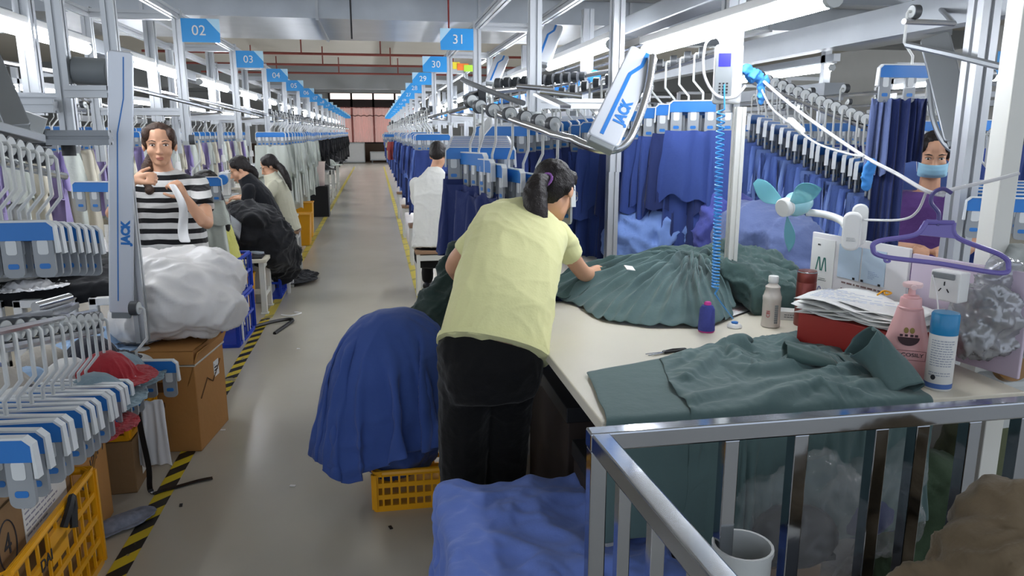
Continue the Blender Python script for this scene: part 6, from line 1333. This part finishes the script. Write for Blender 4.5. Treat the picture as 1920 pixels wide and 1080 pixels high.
# second left rows of hanging work behind the machines
cl = [(M_gcloth, 'pale grey'), (mat('ivory cotton', (206, 200, 184), .85), 'ivory'), (mat('lavender cotton', (150, 138, 184), .85), 'lavender'), (MATS['scrap white'], 'white')]
i = 0; Y = 4.6
while Y < 15:
    m, nm = cl[(i * 5 + i // 3) % 4]
    hang((-2.52, Y, 1.74), math.radians(R.uniform(-12, 12)), m, 'clip hanger in the second left row behind the machines, %s from the front' % nth(i), 'hangers of the second left row', '%s garment in the second left row behind the machines, %s from the front' % (nm, nth(i)), 'garments of the second left row', i, (1, 1.3, .95), True)
    Y += .34; i += 1
q = MB(); q.tube([(0, -5.4, 0), (0, 5.4, 0)], .014, 6); o = q.build('hanger_rail', M_steel); o.location = (-2.52, 9.8, 1.694); tag(o, 'rail of the second left row behind the sewing machines', 'rail')
i = 0; Y = 3.4
while Y < 13:
    m, nm = cl[(i * 3 + 1) % 4]
    hang((-3.55, Y, 1.80), math.radians(R.uniform(-12, 12)), m, 'clip hanger in the third left row, %s from the front' % nth(i), 'hangers of the third left row', '%s garment in the third left row, %s from the front' % (nm, nth(i)), 'garments of the third left row', i, (1, 1.3, 1.0), True)
    Y += .42; i += 1
q = MB(); q.tube([(0, -5, 0), (0, 5, 0)], .014, 6); o = q.build('hanger_rail', M_steel); o.location = (-3.55, 8.2, 1.754); tag(o, 'rail of the third left row', 'rail')
for i, (x, y, h, lab) in enumerate(((-2.95, 4.9, 1.05, 'wooden coloured cabinet behind the left hangers, nearer one'), (-2.95, 6.5, .95, 'wooden coloured cabinet behind the left hangers, further one'))):
    t = thing('cabinet', lab, 'cabinet', (x, y, 0)); q = MB(); q.box(-.3, .3, -.25, .25, 0, h); q.build('body', mat('pale wood %d' % i, (196, 160, 110), .6), t, 0, .005); q = MB(); q.box(-.27, .27, -.262, -.25, .06, h - .06); q.build('door', M_cream, t, 0, .003)
hanger(tuple(atY(362, 262, 5.05)), .12, 'clip hanger with a long blue bar beside the head of the striped woman', 'hangers near the striped woman')
garment(tuple(atY(360, 262, 5.05) + V(0, 0, DROP)), .12, M_gcloth, 'pale grey cloth hanging beside the head of the striped woman', None, 1, (.9, 1, .5))
hanger(tuple(atY(186, 262, 4.6)), -.25, 'clip hanger with blue bar behind the tall lift arm on the left', 'hangers near the striped woman')
# black work and grey strip being sewn
q = MB(); a, b_, c_ = atY(372, 318, 6.2), atY(400, 372, 6.1), atY(452, 408, 6.62)
q.loft([[p + V(0, .02, .10 - .03 * k), p + V(.01, -.02, .03), p + V(.0, -.03, -.05 - .01 * k), p + V(-.01, -.01, -.12)] for k, p in enumerate(bez([a, b_, c_], 6))], cap=False, closed=False); o = cloth_obj('sewn_cloth', q.mesh('sewn_cloth', M_bcloth), mat('sheer grey cloth', (176, 180, 184), .6, alpha=.9), None, .004); tag(o, 'pale grey cloth strip sweeping down to the machine by the lemon top', 'cloth')
# small things along the left row further back
t = bucket('pink white waste bin under the black garments far down the left row', (-1.06, 14.0, .55), .16, .42, mat('pale pink bin', (214, 196, 188), .5), False)
q = MB(); q.box(-.2, .2, -.2, .2, 0, .55); o = q.build('plinth', M_dark, None, 0); o.location = (-1.06, 14.0, 0); tag(o, 'dark plinth below the pale waste bin', 'plinth')
for i, (y, h, w_) in enumerate(((8.9, .55, .22), (11.2, .5, .24), (10.4, .42, .3))):
    t = thing('yellow_bin', 'yellow plastic bin on the left aisle edge, %s from the front' % nth((0, 2, 1)[i]), 'bin', (-1.04, y, 0), 0, 'yellow bins on the left aisle edge'); q = MB(); q.prism([(-w_ * .42, 0), (w_ * .42, 0), (w_ / 2, h), (-w_ / 2, h)], w_, 'y'); q.build('bin_body', M_yellow, t, 0, .012); q = MB(); q.tube([(a * w_ / 2, c * w_ / 2, h) for a, c in ((1, 1), (-1, 1), (-1, -1), (1, -1))], .012, 6, closed=True); q.build('rim', M_yellow, t)
table('white side table behind the woman in cream', -1.35, -.98, 9.2, 9.7, .5, .03, .045, M_whitegrey)
for i, y in enumerate((15.5, 17.6, 19.9)):
    table('white table far down the left row, %s from the front' % nth(i), -1.35, -.95, y, y + .9, .74, .03, .045, M_whitegrey, 'white tables far down the left row')
    heap('cloth_heap', 'dark cloth heap on the far left table, %s from the front' % nth(i), 'cloth heap', (-1.12, y + .45, .745), (M_bcloth, M_gcloth, M_bcloth)[i], hcopy(H_round), i, 'dark cloth heaps on the far left tables', (.7, .9, .8))
# stools along the right row
for i, y in enumerate((8.6, 10.9, 13.4)): stool('white stool along the right aisle edge, %s behind the man in white' % nth(i), (.52, y, 0), 0)
for i, (y, nm, cc) in enumerate(((15.2, 'red', (176, 84, 84)), (17.5, 'cream', (206, 200, 176)))):
    hang((.36, y, 1.70), .3, mat('%s far cotton' % nm, cc, .85), 'clip hanger of the small %s garment far along the aisle' % nm, 'far hangers at the aisle edge', 'small %s garment hanging far along the right aisle edge' % nm, None, i, (.5, 1, .5), True)
# lines beyond on the right
for r_, (X, y0, n_, mts, nm) in enumerate(((3.25, 3.6, 15, (M_navy, M_blue2, M_navyd), 'blue'), (4.7, 4.0, 12, (M_blue2, M_gcloth, M_navy), 'blue and grey'))):
    for i in range(n_):
        y = y0 + .42 * i
        hang((X, y, 1.80), math.radians(180 + R.uniform(-14, 14)), mts[i % 3], 'clip hanger in the %s row beyond the fan, %s from the front' % (('third', 'fourth')[r_], nth(i)), 'hangers of the %s right row' % ('third', 'fourth')[r_], 'garment in the %s %s row beyond the fan, %s from the front' % (('third', 'fourth')[r_], nm, nth(i)), 'garments of the %s right row' % ('third', 'fourth')[r_], i, (1, 1.3, 1), True)
    q = MB(); q.tube([(0, -.3, 0), (0, .42 * n_, 0)], .014, 6); o = q.build('hanger_rail', M_steel); o.location = (X, y0, 1.754); tag(o, 'rail of the %s right row of hangers' % ('third', 'fourth')[r_], 'rail')
for i in range(6):
    p = atD(1905 - 9 * i, 262 - 2 * i, 3.0 + .16 * i); hanger(tuple(p), math.radians(150), 'empty clip hanger behind the square post at the right edge, %s from the front' % nth(i), 'hangers at the right edge')
t = thing('conveyor_trough', 'long galvanised conveyor trough overhead at the upper right', 'conveyor trough', (3.05, 6.0, 2.05)); q = MB(); q.box(-.06, .06, -4.2, 5, 0, .17); q.build('trough_side', M_galv, t, 0)
for k, (dx, dz) in enumerate(((-.25, .26), (-.40, .30))): q = MB(); q.tube([(dx, -4.2, dz), (dx, 5, dz)], .022, 8); q.build('rail_pipe', M_steel, t)
q = MB(); [q.box(-.42, .06, y - .02, y + .02, .17, .34) for y in (-4, -1.9, .2, 2.3, 4.4)]; q.build('brackets', M_aludark, t, 0)
la = lift_arm(atD(1752, 68, 3.35), atD(1800, 262, 3.2), .12, (-.6, -.8, 0), 'dull grey lift arm leaning above the masked woman', logo=False, mt=M_aludark)
cable('thick grey pipe rail crossing the upper right', [(1700, 84, 3.3), (1790, 104, 3.1), (1888, 128, 2.8)], .014, M_aludark, 'rail_pipe')
cable('grey hose curving down beside the masked face', [(1742, 150, 3.4), (1748, 215, 3.35), (1766, 262, 3.3), (1790, 284, 3.25), (1812, 282, 3.2)], .012, M_aludark, 'hose')
# three dark garments clipped above the table
ph = atD(1713, 22, 3.4); RH = math.radians(180); hanger(tuple(ph), RH, 'clip hanger with a long blue bar holding three dark strips at the right', 'hanger of the dark strips', 3)
q = MB(); q.tube([ph + V(-.06, -.02, -.046), ph + V(.3, .1, -.03), V(3.0, ph.y + .5, 2.14)], .013, 8); tag(q.build('hanger_rail', M_steel), 'short steel rail holding the hanger of the dark strips at the right', 'rail')
bar_o = Vector((BXO * math.cos(RH), BXO * math.sin(RH), DROP))
for i, (px_, py_t, mt, sx_, sz, nm) in enumerate(((1652, 190, M_greyblue, .26, .50, 'greyish blue'), (1680, 168, M_navyd, .40, .98, 'long dark blue'), (1714, 166, M_navyd, .36, .46, 'short dark blue'))):
    p = atY(px_, py_t + 12, ph.y); p.z = ph.z + DROP; garment(tuple(p), -.5, mt, nm + ' strip garment clipped above the lilac board', None, i, (sx_, 1.1, sz), part=False)
sign(atD(1872, 96, 5.2).x, atD(1872, 96, 5.2).y, atD(1872, 96, 5.2).z, 1, '28', 'blue sign numbered 28 on a further line at the right edge')
post('thin aluminium post carrying the further sign 28 at the right edge', atD(1866, 96, 5.25).x, atD(1866, 96, 5.25).y + .04, .05, 0, 2.4, M_alu)

q = MB()
for k, (cc, nm) in enumerate((((240, 220, 60), 'yellow'), ((236, 120, 50), 'orange'), ((170, 210, 60), 'lime'))): q.k = k; q.box(-.12 + .07 * k, -.02 + .09 * k, -.004 - .004 * k, -.004 * k, -.03 - .012 * k, .04 - .014 * k)
o = q.build('paper_decoration', [mat('%s paper' % nm, cc, .7) for cc, nm in (((240, 220, 60), 'yellow'), ((236, 120, 50), 'orange'), ((170, 210, 60), 'lime'))], None, 0); o.location = atY(866, 124, 8.02); tag(o, 'small yellow and orange paper decoration tied near sign 30', 'decoration')
